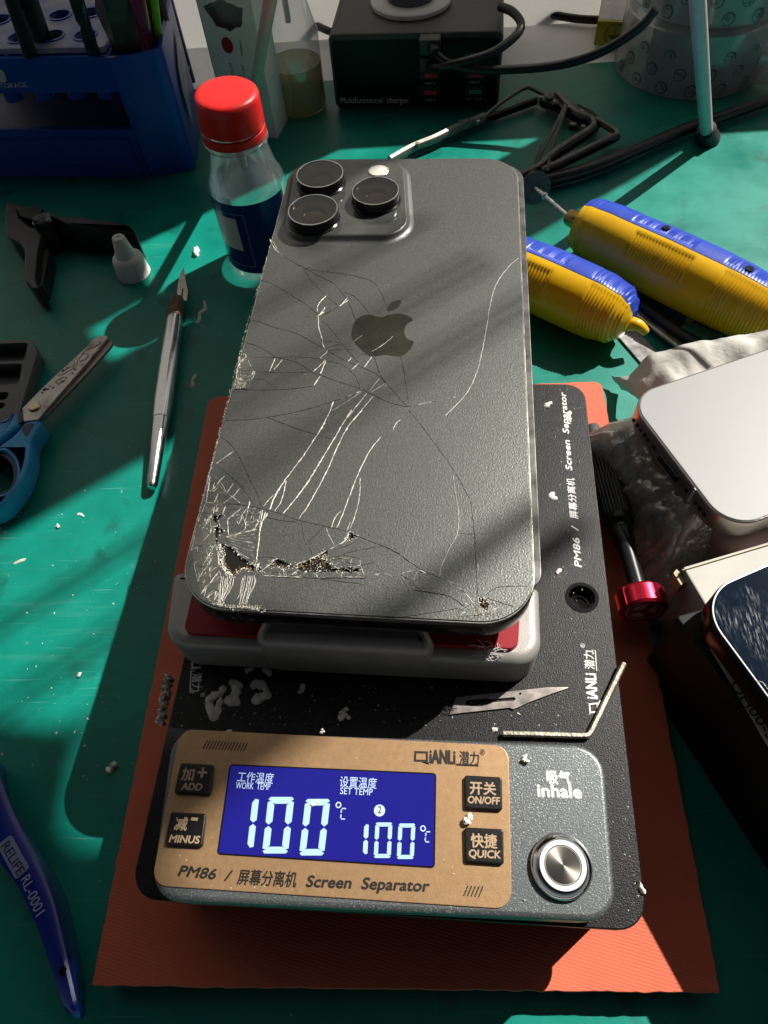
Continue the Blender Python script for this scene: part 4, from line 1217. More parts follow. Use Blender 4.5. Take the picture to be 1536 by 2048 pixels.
for (x0, y0, x1, y1), mm_ in [((842, 137, 879, 158), 0), ((841, 172, 880, 192), 0), ((930, 104, 968, 125), 0), ((930, 136, 970, 157), 0), ((929, 171, 970, 191), 1)]:
    a, b = fr(x0, y1), fr(x1, y0)
    o1 = round_poly([(a[0], a[1]), (b[0], a[1]), (b[0], b[1]), (a[0], b[1])], .6, 3)
    o2 = offset_poly(o1, -.7)
    port = obj('usb_port', cut_plate(o1, [o2], .1, .32, GM), m_port_frame, charger, smooth=False)
    w_ = b[0] - a[0]; h_ = b[1] - a[1]
    tg = [(a[0] + w_ * .2, a[1] + h_ * .2), (b[0] - w_ * .18, a[1] + h_ * .2), (b[0] - w_ * .18, a[1] + h_ * .58), (a[0] + w_ * .2, a[1] + h_ * .58)]
    obj('tongue', cut_plate(tg, [], .12, .5, GM), (m_port_red, m_port_grn)[mm_], port, smooth=False)
bm = bmesh.new()
def ft(s, x0, x1, y, h): add(bm, text_bm(s, fr3(x0, y), fr3(x1, y + (x1 - x0) * -.005), h, nrm=-gn, thick=.03, lift=.02))
ft('Multifunctional  charger', 682, 818, 206, 3.0)
ft('USB-3', 850, 870, 168, .95); ft('USB-4', 850, 870, 201, .95); ft('USB-6', 939, 960, 132, .95); ft('USB-7', 938, 960, 166, .95); ft('QC 3.0-8', 934, 963, 199, .95)
obj('lettering', bm, mat('grey_print', (.55, .54, .54), .5), front, smooth=False)
# round wireless pad on top
dc = P(822, 6, gh)
rd = W(80, dc)
disc = thing('wireless_pad', 'round white and grey pad resting on top of the black charger', 'charging pad', dc)
obj('disc', lathe([(rd * .97, .1), (rd, .5), (rd, 2.2), (rd * .96, 2.8), (rd * .62, 2.9)], at(dc), 56), mat('white_plastic', (.66, .65, .62), .4, var=.08, vscale=100), disc)
obj('puck', lathe([(rd * .6, 2.8), (rd * .6, 7), (rd * .57, 7.6), (.01, 7.8)], at(dc), 48), mat('grey_puck', (.10, .10, .11), .25, .6), disc)
# plugged-in cables
m_cable = mat('black_cable', (.013, .013, .013), .36, var=.2, vscale=300)
for i, (plug, path, lb) in enumerate([
        ((840, 67, 882, 100), [(866, 84, 7), (890, 98, 12), (935, 105, 16), (1010, 103, 18), (1110, 90, 20), (1190, 62, 22), (1265, 10, 24), (1300, -30, 24)], 'thin black cable from the upper charger plug running behind the tape rolls'),
        ((840, 103, 882, 131), [(862, 121, 7), (884, 108, 13), (925, 95, 15), (985, 78, 14), (1030, 55, 9), (1042, 42, 3), (1026, 34, -5), (1000, 36, -12)], 'black cable from the lower charger plug curling round the corner of the charger')]):
    p0 = fr3(plug[0], plug[3]); 
    cab = thing('usb_cable', lb, 'cable', p0, 'cables plugged into the charger')
    a, b = fr(plug[0], plug[3]), fr(plug[2], plug[1])
    o1 = round_poly([(a[0], a[1]), (b[0], a[1]), (b[0], b[1]), (a[0], b[1])], .8, 3)
    plg = obj('plug', loft([[GM @ Vector((x, y, z)) for x, y in offset_poly(o1, o)] for z, o in ((.2, 0), (6, 0), (6.6, -.4))]), mat('plug_shell', (.035, .033, .03), .4, var=.4, vscale=200), cab)
    pts = []
    for x, y, l in path: pts.append(fr3(x, y, l))
    obj('wire', tube(pts, W(8, p0), 12), m_cable, cab)
    k = Vector(pts[0])
    obj('strain_relief', tube([k + gn * 1.5, k - gn * 1.5 + (Vector(pts[1]) - k) * .3], W(11, p0), 14, k=0), M_rubber, plg)

def cable(name, label, pts, r, group=None, m=m_cable):
    pts = [Vector(p) for p in pts]
    o = obj(name, tube(pts, r, 14, k=8), m, None, loc=(pts[0].x, pts[0].y, 0))
    return tag(o, label, 'cable', group)
cable('power_cable', 'black cable end showing between the clear bottle and the charger', [P(664, 64, 5), P(652, 60, 5), P(630, 50, 5), P(600, 40, 4)], W(7, P(655, 60, 5)))
cable('power_cable', 'black cable lying on the white bench behind the charger', [P(985, -8, 3), P(1030, 6, 2), P(1090, 26, 2), P(1150, 37, 2), P(1196, 40, 2)], 2.2)
cable('power_cable', 'thick black cable crossing the green mat behind the round tape rolls', [P(1536 + 60, 172, 4.2), P(1536, 200, 4.2), P(1450, 231, 4.2), P(1380, 255, 4.2), P(1290, 292, 4.2), P(1200, 331, 4.2), P(1120, 356, 4.2), P(1050, 368, 4.2), P(985, 372, 4.2)], W(11.5, P(1300, 290, 4)))
cable('power_cable', 'thinner black cable lying close beside the thick one', [P(1240, 303, 2.5), P(1190, 326, 2.5), P(1120, 345, 2.5), P(1060, 356, 2.5), P(990, 360, 2.5)], W(6, P(1100, 350, 2)))

# ------------------------------------------------------------------ yellow packet
ya, yb = P(1187, 90, 0), P(1245, 93, 0)
ydir = (yb - ya).normalized(); yn = Vector((-ydir.y, ydir.x, 0))
yh_ = zat(ya, 42)
packet = thing('yellow_packet', 'small yellow box with round emblem beside the tape rolls', 'box', (ya + yb) / 2 + yn * 10)
wy = (yb - ya).length + 5
YM = Matrix((ydir, Vector((0, 0, 1)), -yn)).transposed().to_4x4(); YM.translation = ya
bm = loft([[YM @ Vector((x, y, z)) for x, y in round_poly([(0, 0.05), (wy, .05), (wy, yh_), (0, yh_)], .8, 3)] for z in (0, -34)])
obj('card_shell', bm, mat('yellow_card', (.52, .43, .015), .5, var=.1, vscale=60), packet)
bm = cut_plate(circle((wy * .5, yh_ * .48), 5.6, 32), [circle((wy * .5, yh_ * .48), 5.1, 32)], .05, .1, YM)
add(bm, cut_plate([(wy * .5 - 3.4, yh_ * .46), (wy * .5 + 3.4, yh_ * .46), (wy * .5 + 1.8, yh_ * .28), (wy * .5 - 1.8, yh_ * .28)], [], .05, .1, YM))
add(bm, cut_plate([(wy * .5 - .5, yh_ * .5), (wy * .5 + .5, yh_ * .5), (wy * .5, yh_ * .72)], [], .05, .1, YM))
obj('emblem', bm, mat('olive_print', (.10, .10, .012), .5), packet, smooth=False)
obj('white_top', prism([tuple((YM @ Vector(v)).to_2d()) for v in ((.8, 0, -2), (wy - .5, 0, -2), (wy - .5, 0, -33), (.8, 0, -33))], yh_ - .02, yh_ + .15), mat('white_print_panel', (.6, .58, .56), .5, var=.15, vscale=120), packet, smooth=False)

# ------------------------------------------------------------------ two stacked rolls of clear printed tape
m_tape = film('wound_clear_tape', (.80, .84, .83), .07, .16, .46, (.62, .63, .63), bump=.4, bscale=90, edge=.45)
m_tprint = mat('grey_blue_print', (.055, .075, .10), .5)
tc_ = P(1371, 128, 0)
rt = W(139, tc_)
hT = zat(tc_ + Vector((0, -rt, 0)), 73)
def tape_roll(c, r, z0, h, label, ph):
    t = thing('tape_roll', label, 'tape roll', (c[0], c[1], z0), 'stacked rolls of clear tape')
    w = t
    prof = [(r * .55, z0 + .1), (r - .5, z0 + .1), (r, z0 + .7), (r * .985, z0 + h - .7), (r * .98 - .5, z0 + h - .1), (r * .55, z0 + h - .1), (r * .55, z0 + .1)]
    obj('wound_tape', lathe(prof, at((c[0], c[1], 0)), 72, cap0=False, cap1=False), m_tape, t)
    bm = bmesh.new()
    n = 16
    rn = random.Random(int(z0) + 5)
    for row in range(int(h / 7.2)):
        for i in range(n):
            a = 2 * math.pi * (i + .5 * (row % 2)) / n + ph
            z = z0 + 4.6 + row * 7.4
            if z > z0 + h - 3.5: continue
            ro, m = 3.1, 20
            def pt(rad, k, dx=0, dz=0): 
                th = 2 * math.pi * k / m
                return on_cyl(c, r * (1 - .02 * (z - z0) / h), a + (rad * math.cos(th) + dx) / r, z + rad * math.sin(th) + dz, .12)
            for k in range(m):
                bm.faces.new([bm.verts.new(p) for p in (pt(ro, k), pt(ro, k + 1), pt(ro - .62, k + 1, -.22, -.18), pt(ro - .62, k, -.22, -.18))])
            for _ in range(7):
                x0, y0 = rn.uniform(-1.5, 1.5), rn.uniform(-1.5, 1.5)
                d = rn.uniform(0, 3.14)
                u = Vector((math.cos(d), math.sin(d))) * rn.uniform(.6, 1.3); v_ = Vector((-u.y, u.x)).normalized() * .16
                q4 = [Vector((x0, y0)) + s1 * u + s2 * v_ for s1, s2 in ((-1, -1), (1, -1), (1, 1), (-1, 1))]
                bm.faces.new([bm.verts.new(on_cyl(c, r * (1 - .02 * (z - z0) / h), a + p.x / r, z + p.y, .12)) for p in q4])
    obj('printed_rounds', bm, m_tprint, t, smooth=False)
    obj('core', lathe([(r * .54, z0 + .2), (r * .54, z0 + h - .2), (r * .5, z0 + h - .2), (r * .5, z0 + .2)], at((c[0], c[1], 0)), 48, cap0=False, cap1=False), mat('grey_card_core', (.32, .31, .30), .7), t)
    return t
tape_roll(tc_, rt, 0, hT, 'lower roll of clear tape printed with rounds, standing on the green mat', .2)
tape_roll(tc_ + Vector((4, 6, 0)), rt * .99, hT + .1, hT, 'upper roll of clear tape printed with rounds, stacked on the lower roll', .75)

# ------------------------------------------------------------------ crumpled clear bag
m_bag = film('crumpled_clear_bag', (.93, .93, .93), .12, .08, .34, (.8, .78, .76), bump=1.0, bscale=70, bdist=.004, edge=.7)
bgc = P(1560, 130, 0)
def bagf(u, v):
    a = u * 2 * math.pi
    h = 62 * v
    r = (30 + 6 * noise.noise(Vector((math.cos(a) * 2, math.sin(a) * 2, v * 3))) + 5 * abs(noise.noise(Vector((math.cos(a) * 5, math.sin(a) * 5, v * 7))))) * (1 - .35 * v * v)
    return bgc + Vector((math.cos(a) * r, math.sin(a) * r * .8, .3 + h + 3 * noise.noise(Vector((a * 2, v * 6, 2)))))
single('plastic_bag', sheet(bagf, 64, 24), m_bag, 'crumpled clear plastic bag standing beside the tape rolls', 'bag', bgc, angle=40)

# ------------------------------------------------------------------ stripped metal phone frame with its flat cables
m_fr_dark = mat('dark_frame_metal', (.02, .019, .018), .3, .6, var=.4, vscale=300)
m_fr_light = mat('bare_frame_metal', (.24, .22, .20), .5, .5, var=.3, vscale=300)
def ks(pts): return crop(pts, 760, 150, .3255)
sf = thing('stripped_phone_frame', 'bare metal phone frame with dangling black flat cables lying on the green mat', 'phone frame', P(1010, 280, 0))
bm = bmesh.new()
for px, w, z in [(ks([(60, 530), (200, 452), (340, 395), (480, 325), (640, 262)]), 1.9, 4.5), (ks([(640, 262), (700, 205), (800, 133), (890, 82), (930, 84), (1020, 130)]), .75, 5),
                 (ks([(845, 625), (980, 560), (1080, 470), (1290, 335), (1312, 300), (1290, 270), (1200, 232), (1140, 180), (1085, 120)]), 1.5, 6), (ks([(990, 590), (1160, 510), (1385, 400), (1450, 372), (1440, 345), (1325, 275)]), 1.3, 6)]:
    add(bm, tube(PP(px, z), w, 8, flat=1.5))
obj('side_rail', bm, m_fr_light, sf)
bm = bmesh.new()
for px, w, z in [(ks([(50, 545), (200, 470), (340, 412), (470, 345), (620, 285), (780, 225), (960, 158)]), 1.5, 3.2), (ks([(870, 640), (1085, 492), (1300, 352), (1330, 300), (1305, 255), (1210, 205)]), 1.7, 4.2), (ks([(1000, 606), (1170, 525), (1400, 415), (1462, 380)]), 1.4, 4.2)]:
    add(bm, tube(PP(px, z), w, 8, flat=1.4))
obj('inner_rail', bm, m_fr_dark, sf)
bm = prism(round_poly([tuple(p.to_2d()) for p in PP(ks([(975, 150), (1040, 118), (1110, 120), (1180, 180), (1310, 262), (1300, 290), (1240, 285), (1180, 250), (1080, 195), (1000, 172)]), 5)], .8, 3), 2.5, 6.2, .5)
for x, y, r_ in ((1185, 215, 1.7), (1075, 185, 1.4), (1185, 318, 1.4), (1040, 150, 1.5), (1250, 250, 1.1)):
    c = P(*ks([(x, y)])[0], 6)
    add(bm, lathe([(r_ * 1.5, -1), (r_ * 1.5, 1.2), (r_, 1.6), (.01, 1.6)], at(c), 18))
obj('antenna_block', bm, M_dark, sf)
bm = bmesh.new()
for x, y in ((985, 155), (1070, 180), (1150, 190), (1165, 215), (1235, 240), (1180, 320), (1245, 335), (1400, 385), (230, 440), (495, 300), (560, 290), (600, 300)):
    c = P(*ks([(x, y)])[0], 6)
    add(bm, lathe([(1.1, 0), (1.1, 1.9), (.5, 2.0)], at(c), 12))
obj('screw_boss', bm, m_fr_light, sf)
for path in ([(1146, 172), (1085, 300), (1000, 460), (925, 610)], [(1150, 172), (1095, 330), (1050, 470), (1028, 590)], [(1000, 430), (960, 540), (930, 600)]):
    obj('flat_cable', tube(PP(ks(path), 7.5), 1.0, 8, flat=.35), M_dark, sf)

# ------------------------------------------------------------------ blue tool rack and the tools standing in it
m_blue = mat('blue_rack_plastic', (.008, .055, .34), .36, var=.12, vscale=60, rvar=.06, bump=.12, bscale=900)
m_dust = mat('dusty_blue_top', (.06, .09, .30), .55, var=.9, vscale=50, col2=(.36, .36, .42), detail=9)
rk = [P(391, 340, 0), P(300, 354, 0), P(-130, 352, 0), P(404, 232, 0)]
hb = zat(rk[0], 98)
hm = zat(rk[1], 101)
rack = thing('tool_rack', 'blue plastic tool rack with round holes and an open bin at its end', 'tool rack', (rk[0] + rk[2]) / 2)
near_l, near_r = rk[2], rk[1]
xd = (near_r - near_l).normalized(); yd = Vector((-xd.y, xd.x, 0))
L_ = (near_r - near_l).length
def rp(u, v, z): return near_l + xd * u + yd * v + Vector((0, 0, z))
DEP = 95.0
XM = Matrix((xd, yd, Vector((0, 0, 1)))).transposed().to_4x4(); XM.translation = near_l
XF = Matrix((xd, Vector((0, 0, 1)), -yd)).transposed().to_4x4(); XF.translation = near_l
def up(px, py, z):
    p = P(px, py, z) - near_l
    return (p.dot(xd), p.dot(yd))
def vert(px, py):
    r = CAM_ROT @ Vector(((px - 768) / FPX, -(py - 1024) / FPX, -1.0))
    t = (near_l - CAM_POS).dot(yd) / r.dot(yd)
    p = CAM_POS + r * t - near_l
    return (p.dot(xd), p.z)
hol = [(*up(x, y, hm), rr) for x, y, rr in ((38, 76, 22), (106, 72, 23), (171, 71, 22), (62, 40, 22), (120, 31, 21), (182, 26, 20), (0, 40, 22), (-28, 80, 22))]
rh = W(21, P(106, 72, hm))
top_poly = round_poly([(0, 3), (L_ - 1, 3), (L_ - 1, DEP), (0, DEP)], 2)
slot = [vert(-60, 190), vert(242, 185), vert(258, 258), vert(-60, 268)]
zs1, zs2 = slot[1][1], slot[2][1]
us = slot[1][0]
bm = bmesh.new()
for u0, u1, z0, z1 in ((0, L_, zs1, hm - 2.5), (us, L_, zs2, zs1), (0, L_, .05, zs2)):
    add(bm, loft([[XF @ Vector((u, z, w)) for u, z in ((u0, z0), (u1, z0), (u1, z1), (u0, z1))] for w in (-2.2, 0)]))
obj('front_panel', bm, m_blue, rack)
bm = cut_plate(top_poly, [circle((h[0], h[1]), rh, 28) for h in hol], hm - 2.4, hm, XM, bev=.4)
obj('top_panel', bm, m_dust, rack)
bm = bmesh.new()
for h in hol:
    add(bm, cut_plate(circle((h[0], h[1]), rh + .9, 28), [circle((h[0], h[1]), rh, 28)], hm - .3, hm + .5, XM))
    add(bm, lathe([(rh + .02, hm - 2), (rh * .9, hm - 26), (.01, hm - 26)], XM @ at((h[0], h[1], 0)), 28, cap0=False))
obj('hole_collar', bm, m_blue, rack)
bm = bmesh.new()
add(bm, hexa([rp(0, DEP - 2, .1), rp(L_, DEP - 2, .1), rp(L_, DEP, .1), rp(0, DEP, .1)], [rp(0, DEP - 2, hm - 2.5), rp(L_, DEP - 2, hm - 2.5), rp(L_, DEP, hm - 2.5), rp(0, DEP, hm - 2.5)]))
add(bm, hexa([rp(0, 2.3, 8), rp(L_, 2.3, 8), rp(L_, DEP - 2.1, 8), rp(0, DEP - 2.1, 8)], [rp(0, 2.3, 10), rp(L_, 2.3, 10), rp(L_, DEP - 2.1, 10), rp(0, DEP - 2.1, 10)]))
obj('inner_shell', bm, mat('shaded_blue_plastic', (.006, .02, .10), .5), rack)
bm = hexa([rp(2, -1.1, 1), rp(L_ - 4, -1.1, 1), rp(L_ - 4, -.05, 1), rp(2, -.05, 1)], [rp(2, -1.1, slot[2][1] - 5), rp(L_ - 4, -1.1, slot[2][1] - 5), rp(L_ - 4, -.05, slot[2][1] - 4), rp(2, -.05, slot[2][1] - 4)])
obj('drawer_front', bm, m_blue, rack)
bm = text_bm('STORAGE', XF @ Vector((*vert(-4, 177), 0)), XF @ Vector((*vert(56, 174), 0)), 2.1, nrm=-yd, bold=.01)
obj('lettering', bm, mat('pale_print', (.42, .42, .46), .5), rack, smooth=False)
bm = cut_plate(round_poly([vert(-30, 166), vert(13, 164), vert(9, 146), vert(2, 139), vert(-30, 139)], .8, 3), [], .03, .08, XF)
obj('badge', bm, mat('pale_badge', (.5, .5, .53), .5), rack, smooth=False)
# open bin at the end
bq = [rk[1] + xd * .3 - yd * .4, rk[0], rk[3], rk[1] + xd * .3 + yd * 62]
bo = round_poly([tuple(v.to_2d()) for v in bq], [1, 5, 5, 1], 8)
bi = offset_poly(bo, -1.6)
bt_o = offset_poly(bo, 1.0)
bm = loft([[(x, y, .1) for x, y in bo], [(x, y, hb) for x, y in bt_o], [(x, y, hb) for x, y in offset_poly(bt_o, -1.6)], [(x, y, 2) for x, y in bi]])
obj('bin', bm, m_blue, rack, angle=50)
# paper label on the bin's end face
s0, s1 = bq[1], bq[2]
sd = (s1 - s0).normalized(); sn = Vector((sd.y, -sd.x, 0))
SM = Matrix((sd, Vector((0, 0, 1)), sn)).transposed().to_4x4(); SM.translation = s0
Ls = (s1 - s0).length
obj('sticker', cut_plate([(Ls * .30, hb * .24), (Ls * .78, hb * .62), (Ls * .78, hb * .86), (Ls * .40, hb * .70), (Ls * .30, hb * .55)], [], 1.6, 1.7, SM), mat('grey_sticker', (.16, .18, .24), .4, var=.8, vscale=200, col2=(.35, .36, .4)), rack, smooth=False)

def in_hole(i, dz): h = hol[i]; return rp(h[0], h[1], dz)
m_tool_dark = mat('dark_tool_handle', (.022, .022, .024), .42, var=.5, vscale=90)
for i, (px, py), rr, lb in ((0, (14, -30), 16, 'dark slim tool handle standing in the rack hole nearest the frame edge'), (3, (42, -40), 22, 'thick dark tool handle standing in the second row of the rack')):
    p0 = in_hole(i, hm - 22)
    p1 = P(px, py, hm + 30)
    o = single('file_handle', tube([p0, p1], [W(rr, p1) * 1.05, W(rr, p1) * .92], 24, k=0), m_tool_dark, lb, 'tool', p0, 'tools standing in the blue rack')
# twist drill
p0, p1 = in_hole(2, hm - 20), P(141, -36, hm + 32)
M_ = frame_to(p0, p1)
Ld = (p1 - p0).length
rdl = W(15, p1)
rings = []
for i in range(50):
    z = Ld * i / 49
    tw = z * .16
    rings.append([M_ @ Vector((rdl * (1 - .34 * max(0, math.cos(2 * (t - tw))) ** 3) * math.cos(t), rdl * (1 - .34 * max(0, math.cos(2 * (t - tw))) ** 3) * math.sin(t), z)) for t in [2 * math.pi * k / 32 for k in range(32)]])
single('drill_bit', loft(rings), mat('oily_drill_steel', (.16, .15, .14), .25, .9, var=.4, vscale=200), 'spiral steel drill bit standing in the blue rack', 'drill bit', p0, 'tools standing in the blue rack', angle=50)
# things in the bin
zb_ = hb - 2
def binpt(px, py, z): return P(px, py, z)
pa = [binpt(229, 106, hb - 3), binpt(272, 105, hb - 3), binpt(256, -10, hb + 26), binpt(238, -60, hb + 40), binpt(188, -60, hb + 40), binpt(190, 20, hb + 18)]
dn = Vector((.15, .35, 0)).normalized() * .7
low = [p + (pa[0] - pa[5]).normalized() * 14 for p in pa[:2]]
face_ = low + pa[2:]
single('scraper_blade', loft([face_, [p + dn for p in face_]]), mat('dull_steel_strip', (.16, .145, .12), .42, .8, var=.25, vscale=120, rvar=.1), 'broad dull steel scraper blade leaning in the rack bin', 'scraper', pa[0], 'tools in the rack bin', smooth=False)
m_pink = film('clear_pink_plastic', (.85, .42, .47), .12, .08, .28, (.42, .10, .13), edge=.6)
for nm, pts, r_, mm_, lb in (('plastic_pen', [(296, 112, -10), (268, -30, 30)], 20, m_pink, 'clear pink plastic pen leaning in the rack bin'),
                             ('screwdriver_handle', [(300, 70, -4), (279, -40, 30)], 15, mat('bright_red_plastic', (.55, .008, .01), .25), 'bright red handle leaning in the rack bin beside the pink pen'),
                             ('marker_pen', [(318, 78, -4), (303, -30, 28)], 10, mat('lime_plastic', (.22, .50, .02), .45, var=.2, vscale=200), 'lime green stick leaning in the rack bin'),
                             ('wooden_stick', [(334, 45, -4), (318, -30, 24)], 7, mat('brown_wood', (.14, .07, .035), .6, var=.3, vscale=150), 'brown wooden stick at the far corner of the rack bin')):
    a, b = P(pts[0][0], pts[0][1], hb + pts[0][2]), P(pts[1][0], pts[1][1], hb + pts[1][2])
    single(nm, tube([a, a.lerp(b, .1), b], [W(r_, b) * .8, W(r_, b)], 20, k=0), mm_, lb, nm.split('_')[-1], a, 'tools in the rack bin')
# ------------------------------------------------------------------ craft knife
ka, kb_, kc, kd = P(304, 974, 3.4), P(323, 838, 4.2), P(349, 638, 4.4), P(355, 598, 4.4)
knife = thing('craft_knife', 'slim aluminium craft knife with pointed blade lying on the green mat', 'knife', (ka + kc) / 2 - Vector((0, 0, 4)))
m_knife = mat('polished_aluminium', (.70, .70, .71), .2, 1.0, var=.08, vscale=300, rvar=.06)
rk_ = W(17.5, kc)
K = frame_to(ka, kc)
Lk = (kc - ka).length
Lj = (kb_ - ka).length
obj('handle', lathe([(1.15, -.4), (1.5, 0), (1.9, 1.2), (rk_ * .86, Lj - .3), (rk_ * .88, Lj), (rk_ * .93, Lj + .15), (rk_, Lj + 8), (rk_, Lk - 3), (rk_ * .9, Lk)], K, 40), m_knife, knife, angle=20)
m_collar = mat('knurled_bronze_collar', (.11, .075, .05), .38, .8, var=.3, vscale=600, bump=.8, bscale=1600)
K2 = frame_to(kc, kd)
Lc = (kd - kc).length
obj('collar', lathe([(rk_ * .88, 0), (rk_ * .93, .4), (rk_ * .9, Lc * .8), (rk_ * .72, Lc), (rk_ * .5, Lc)], K2, 40), m_collar, knife)
zbk = 4.4
bl = PP([(353, 600), (356, 570), (359, 552), (368, 534), (371, 560), (376, 582), (374, 602)], zbk)
bslot = PP([(362, 598), (364, 578), (366, 577), (367, 582), (365, 600)], zbk)
obj('blade', cut_plate([tuple(p.to_2d()) for p in bl], [[tuple(p.to_2d()) for p in bslot]], zbk - .2, zbk + .2), mat('pale_blade_steel', (.66, .58, .54), .25, .9, var=.2, vscale=300), knife, smooth=False)

# ------------------------------------------------------------------ loose scalpel blade on the plate
m_blade = mat('scratched_blade_steel', (.30, .27, .25), .36, .9, var=.12, vscale=300, rvar=.08)
sb = [tuple(p.to_2d()) for p in PP([(912, 1395), (925, 1394), (1098, 1375), (1137, 1376), (1060, 1405), (1027, 1420), (1018, 1417), (925, 1427), (898, 1431)], PZ)]
sl = [tuple(p.to_2d()) for p in PP([(931, 1402), (940, 1400), (975, 1398), (982, 1400), (1028, 1396), (1031, 1399), (1028, 1402), (986, 1405), (980, 1408), (943, 1413), (932, 1410)], PZ)]
single('scalpel_blade', cut_plate(sb, [sl], PZ + .06, PZ + .5, bev=.08), m_blade, 'loose pointed scalpel blade with a long slot on the black plate', 'blade', Vector((*sb[0], PZ)), smooth=False)
# hex key
hk = PP([(1006, 1467), (1090, 1469), (1166, 1471), (1178, 1468), (1188, 1452), (1215, 1395), (1247, 1328)], PZ + 1.2)
hk[0].z += .0
single('hex_key', tube([hk[0], hk[1], hk[2], hk[3], hk[4], hk[5], hk[6] + Vector((0, 0, .6))], W(6.2, hk[2]), 6, k=3), mat('worn_zinc_steel', (.36, .33, .27), .45, .8, var=.4, vscale=400, bump=.3, bscale=1500), 'bent grey hex key lying along the top corner of the control housing', 'hex key', Vector((hk[2].x, hk[2].y, PZ)), angle=25)

# ------------------------------------------------------------------ white nozzle cap
nc = P(268, 547, 0)
rn_ = W(33, nc)
m_nozzle = mat('white_polythene', (.68, .67, .65), .42, var=.06, vscale=150, sss=.15)
def rib_wob(t, z): return .028 * (1 if math.sin(t * 26) > 0 else -1) if z < 7.6 and math.sin(t * 26) > -2 and z > .5 else 0
nz = single('nozzle_cap', lathe([(rn_ * .98, .02), (rn_ * 1.02, .5), (rn_ * .98, .9), (rn_ * .90, 8.0), (rn_ * .86, 8.8), (rn_ * .74, 9.6), (rn_ * .62, 10.0), (rn_ * .48, 14), (rn_ * .37, 18.5), (rn_ * .32, 19.1), (rn_ * .16, 19.2), (rn_ * .12, 18.7)], at(nc), 78, wob=lambda t, z: rib_wob(t, z) if .8 < z < 8.2 else 0), m_nozzle, 'white ribbed nozzle cap standing upright on the green mat', 'cap', nc, angle=40)

# ------------------------------------------------------------------ black spring clamp
m_clamp = mat('black_nylon', (.02, .019, .022), .42, var=.4, vscale=120, bump=.15, bscale=900)
def c4(pts): return crop(pts, 0, 380, .1953)
clamp = thing('spring_clamp', 'black plastic spring clamp with ring pivot lying on the green mat', 'clamp', P(90, 470, 0))
def flat(px, z0, z1, r=.8, bev=.6, zr=None):
    return prism(round_poly([tuple(p.to_2d()) for p in PP(px, z1 if zr is None else zr)], r, 4), z0, z1, bev, 3)
obj('arm', flat(c4([(505, 262), (570, 238), (630, 285), (700, 262), (850, 285), (1260, 335), (1375, 400), (1380, 440), (1290, 372), (1150, 365), (680, 345), (610, 300), (560, 285)]), .5, 15, .6), m_clamp, clamp)
obj('arm', flat(c4([(560, 300), (680, 350), (1280, 385), (1385, 440), (1370, 480), (1250, 500), (700, 480), (560, 430)]), .5, 5, .8), m_clamp, clamp)
obj('jaw', flat(c4([(50, 190), (170, 185), (190, 280), (290, 360), (430, 430), (385, 640), (360, 900), (400, 1015), (330, 1000), (250, 920), (250, 600), (190, 530), (110, 500), (60, 450)]), .5, 12, 1.2), m_clamp, clamp)
obj('jaw', flat(c4([(400, 620), (490, 585), (500, 640), (430, 980), (395, 1000), (375, 900), (390, 740)]), .3, 8, .8), m_clamp, clamp)
obj('jaw', flat(c4([(60, 120), (200, 150), (440, 185), (420, 260), (330, 300), (200, 270), (60, 200)]), .5, 9, 1), m_clamp, clamp)
cc = P(*c4([(430, 300)])[0], 15)
obj('pivot', lathe([(W(21, cc), 0), (W(21, cc), 14.4), (W(18, cc), 15.2), (W(8, cc), 14.6), (.01, 14.6)], at((cc.x, cc.y, .3)), 32), mat('glossy_black_pivot', (.02, .02, .02), .15), clamp)
sp = []
for i in range(60):
    a = i * .75
    sp.append(Vector((cc.x + W(18, cc) * math.cos(a), cc.y - 2 + W(12, cc) * math.sin(a) , 1.5 + i * .17)))
obj('spring', tube(sp, .7, 6, k=2), mat('dark_spring_wire', (.05, .05, .05), .35, .9), clamp)

# ------------------------------------------------------------------ grey sorting tray
m_tray = mat('grey_tray_plastic', (.10, .103, .108), .48, var=.2, vscale=50, bump=.1, bscale=800)
TZ = 7.0
def xy(px, z): return [tuple(p.to_2d()) for p in PP(px, z)]
tray = thing('sorting_tray', 'dark grey compartment tray lying under the scissors', 'tray', P(10, 760, 0))
tout = round_poly(xy([(-60, 681), (64, 679), (75, 702), (37, 832), (20, 858), (-60, 858)], TZ), [.5, 3, 2, 2, 2, .5], 6)
pk = [round_poly(xy(q, TZ), 1.6, 5) for q in ([(-60, 688), (58, 684), (50, 722), (-60, 727)], [(-60, 731), (44, 727), (37, 767), (-60, 773)], [(-60, 786), (17, 784), (14, 799), (-60, 800)], [(-60, 806), (13, 804), (9, 818), (-60, 820)])]
obj('rim', cut_plate(tout, pk, .8, TZ, bev=.3), m_tray, tray)
obj('floor', prism(offset_poly(tout, -.4), .05, .9, 0), m_tray, tray)

# ------------------------------------------------------------------ scissors
def c5(pts): return crop(pts, 0, 660, .1807)
SZ = 9.0
sc = thing('scissors', 'scissors with worn printed steel blades and light blue handles', 'scissors', P(69, 814, 0))
m_sblade = mat('worn_scissor_steel', (.42, .40, .38), .38, .75, var=.35, vscale=160, rvar=.1, col2=(.16, .12, .09))
m_sblade.node_tree.nodes['Color Ramp'].color_ramp.elements[0].position = .5
m_sblade.node_tree.nodes['Color Ramp'].color_ramp.elements[1].position = .78
bl1 = round_poly(xy(c5([(245, 868), (470, 640), (640, 480), (900, 240), (1060, 78), (1150, 55), (1197, 75), (990, 330), (560, 822), (420, 990), (262, 1012)]), SZ), .3, 3)
obj('blade', prism(bl1, SZ - 1.2, SZ, .15, 2), m_sblade, sc)
bl2 = round_poly(xy(c5([(1190, 82), (1240, 125), (1238, 160), (1195, 215), (960, 480), (480, 975), (430, 990), (560, 830), (1000, 325)]), SZ - 1.4), .3, 3)
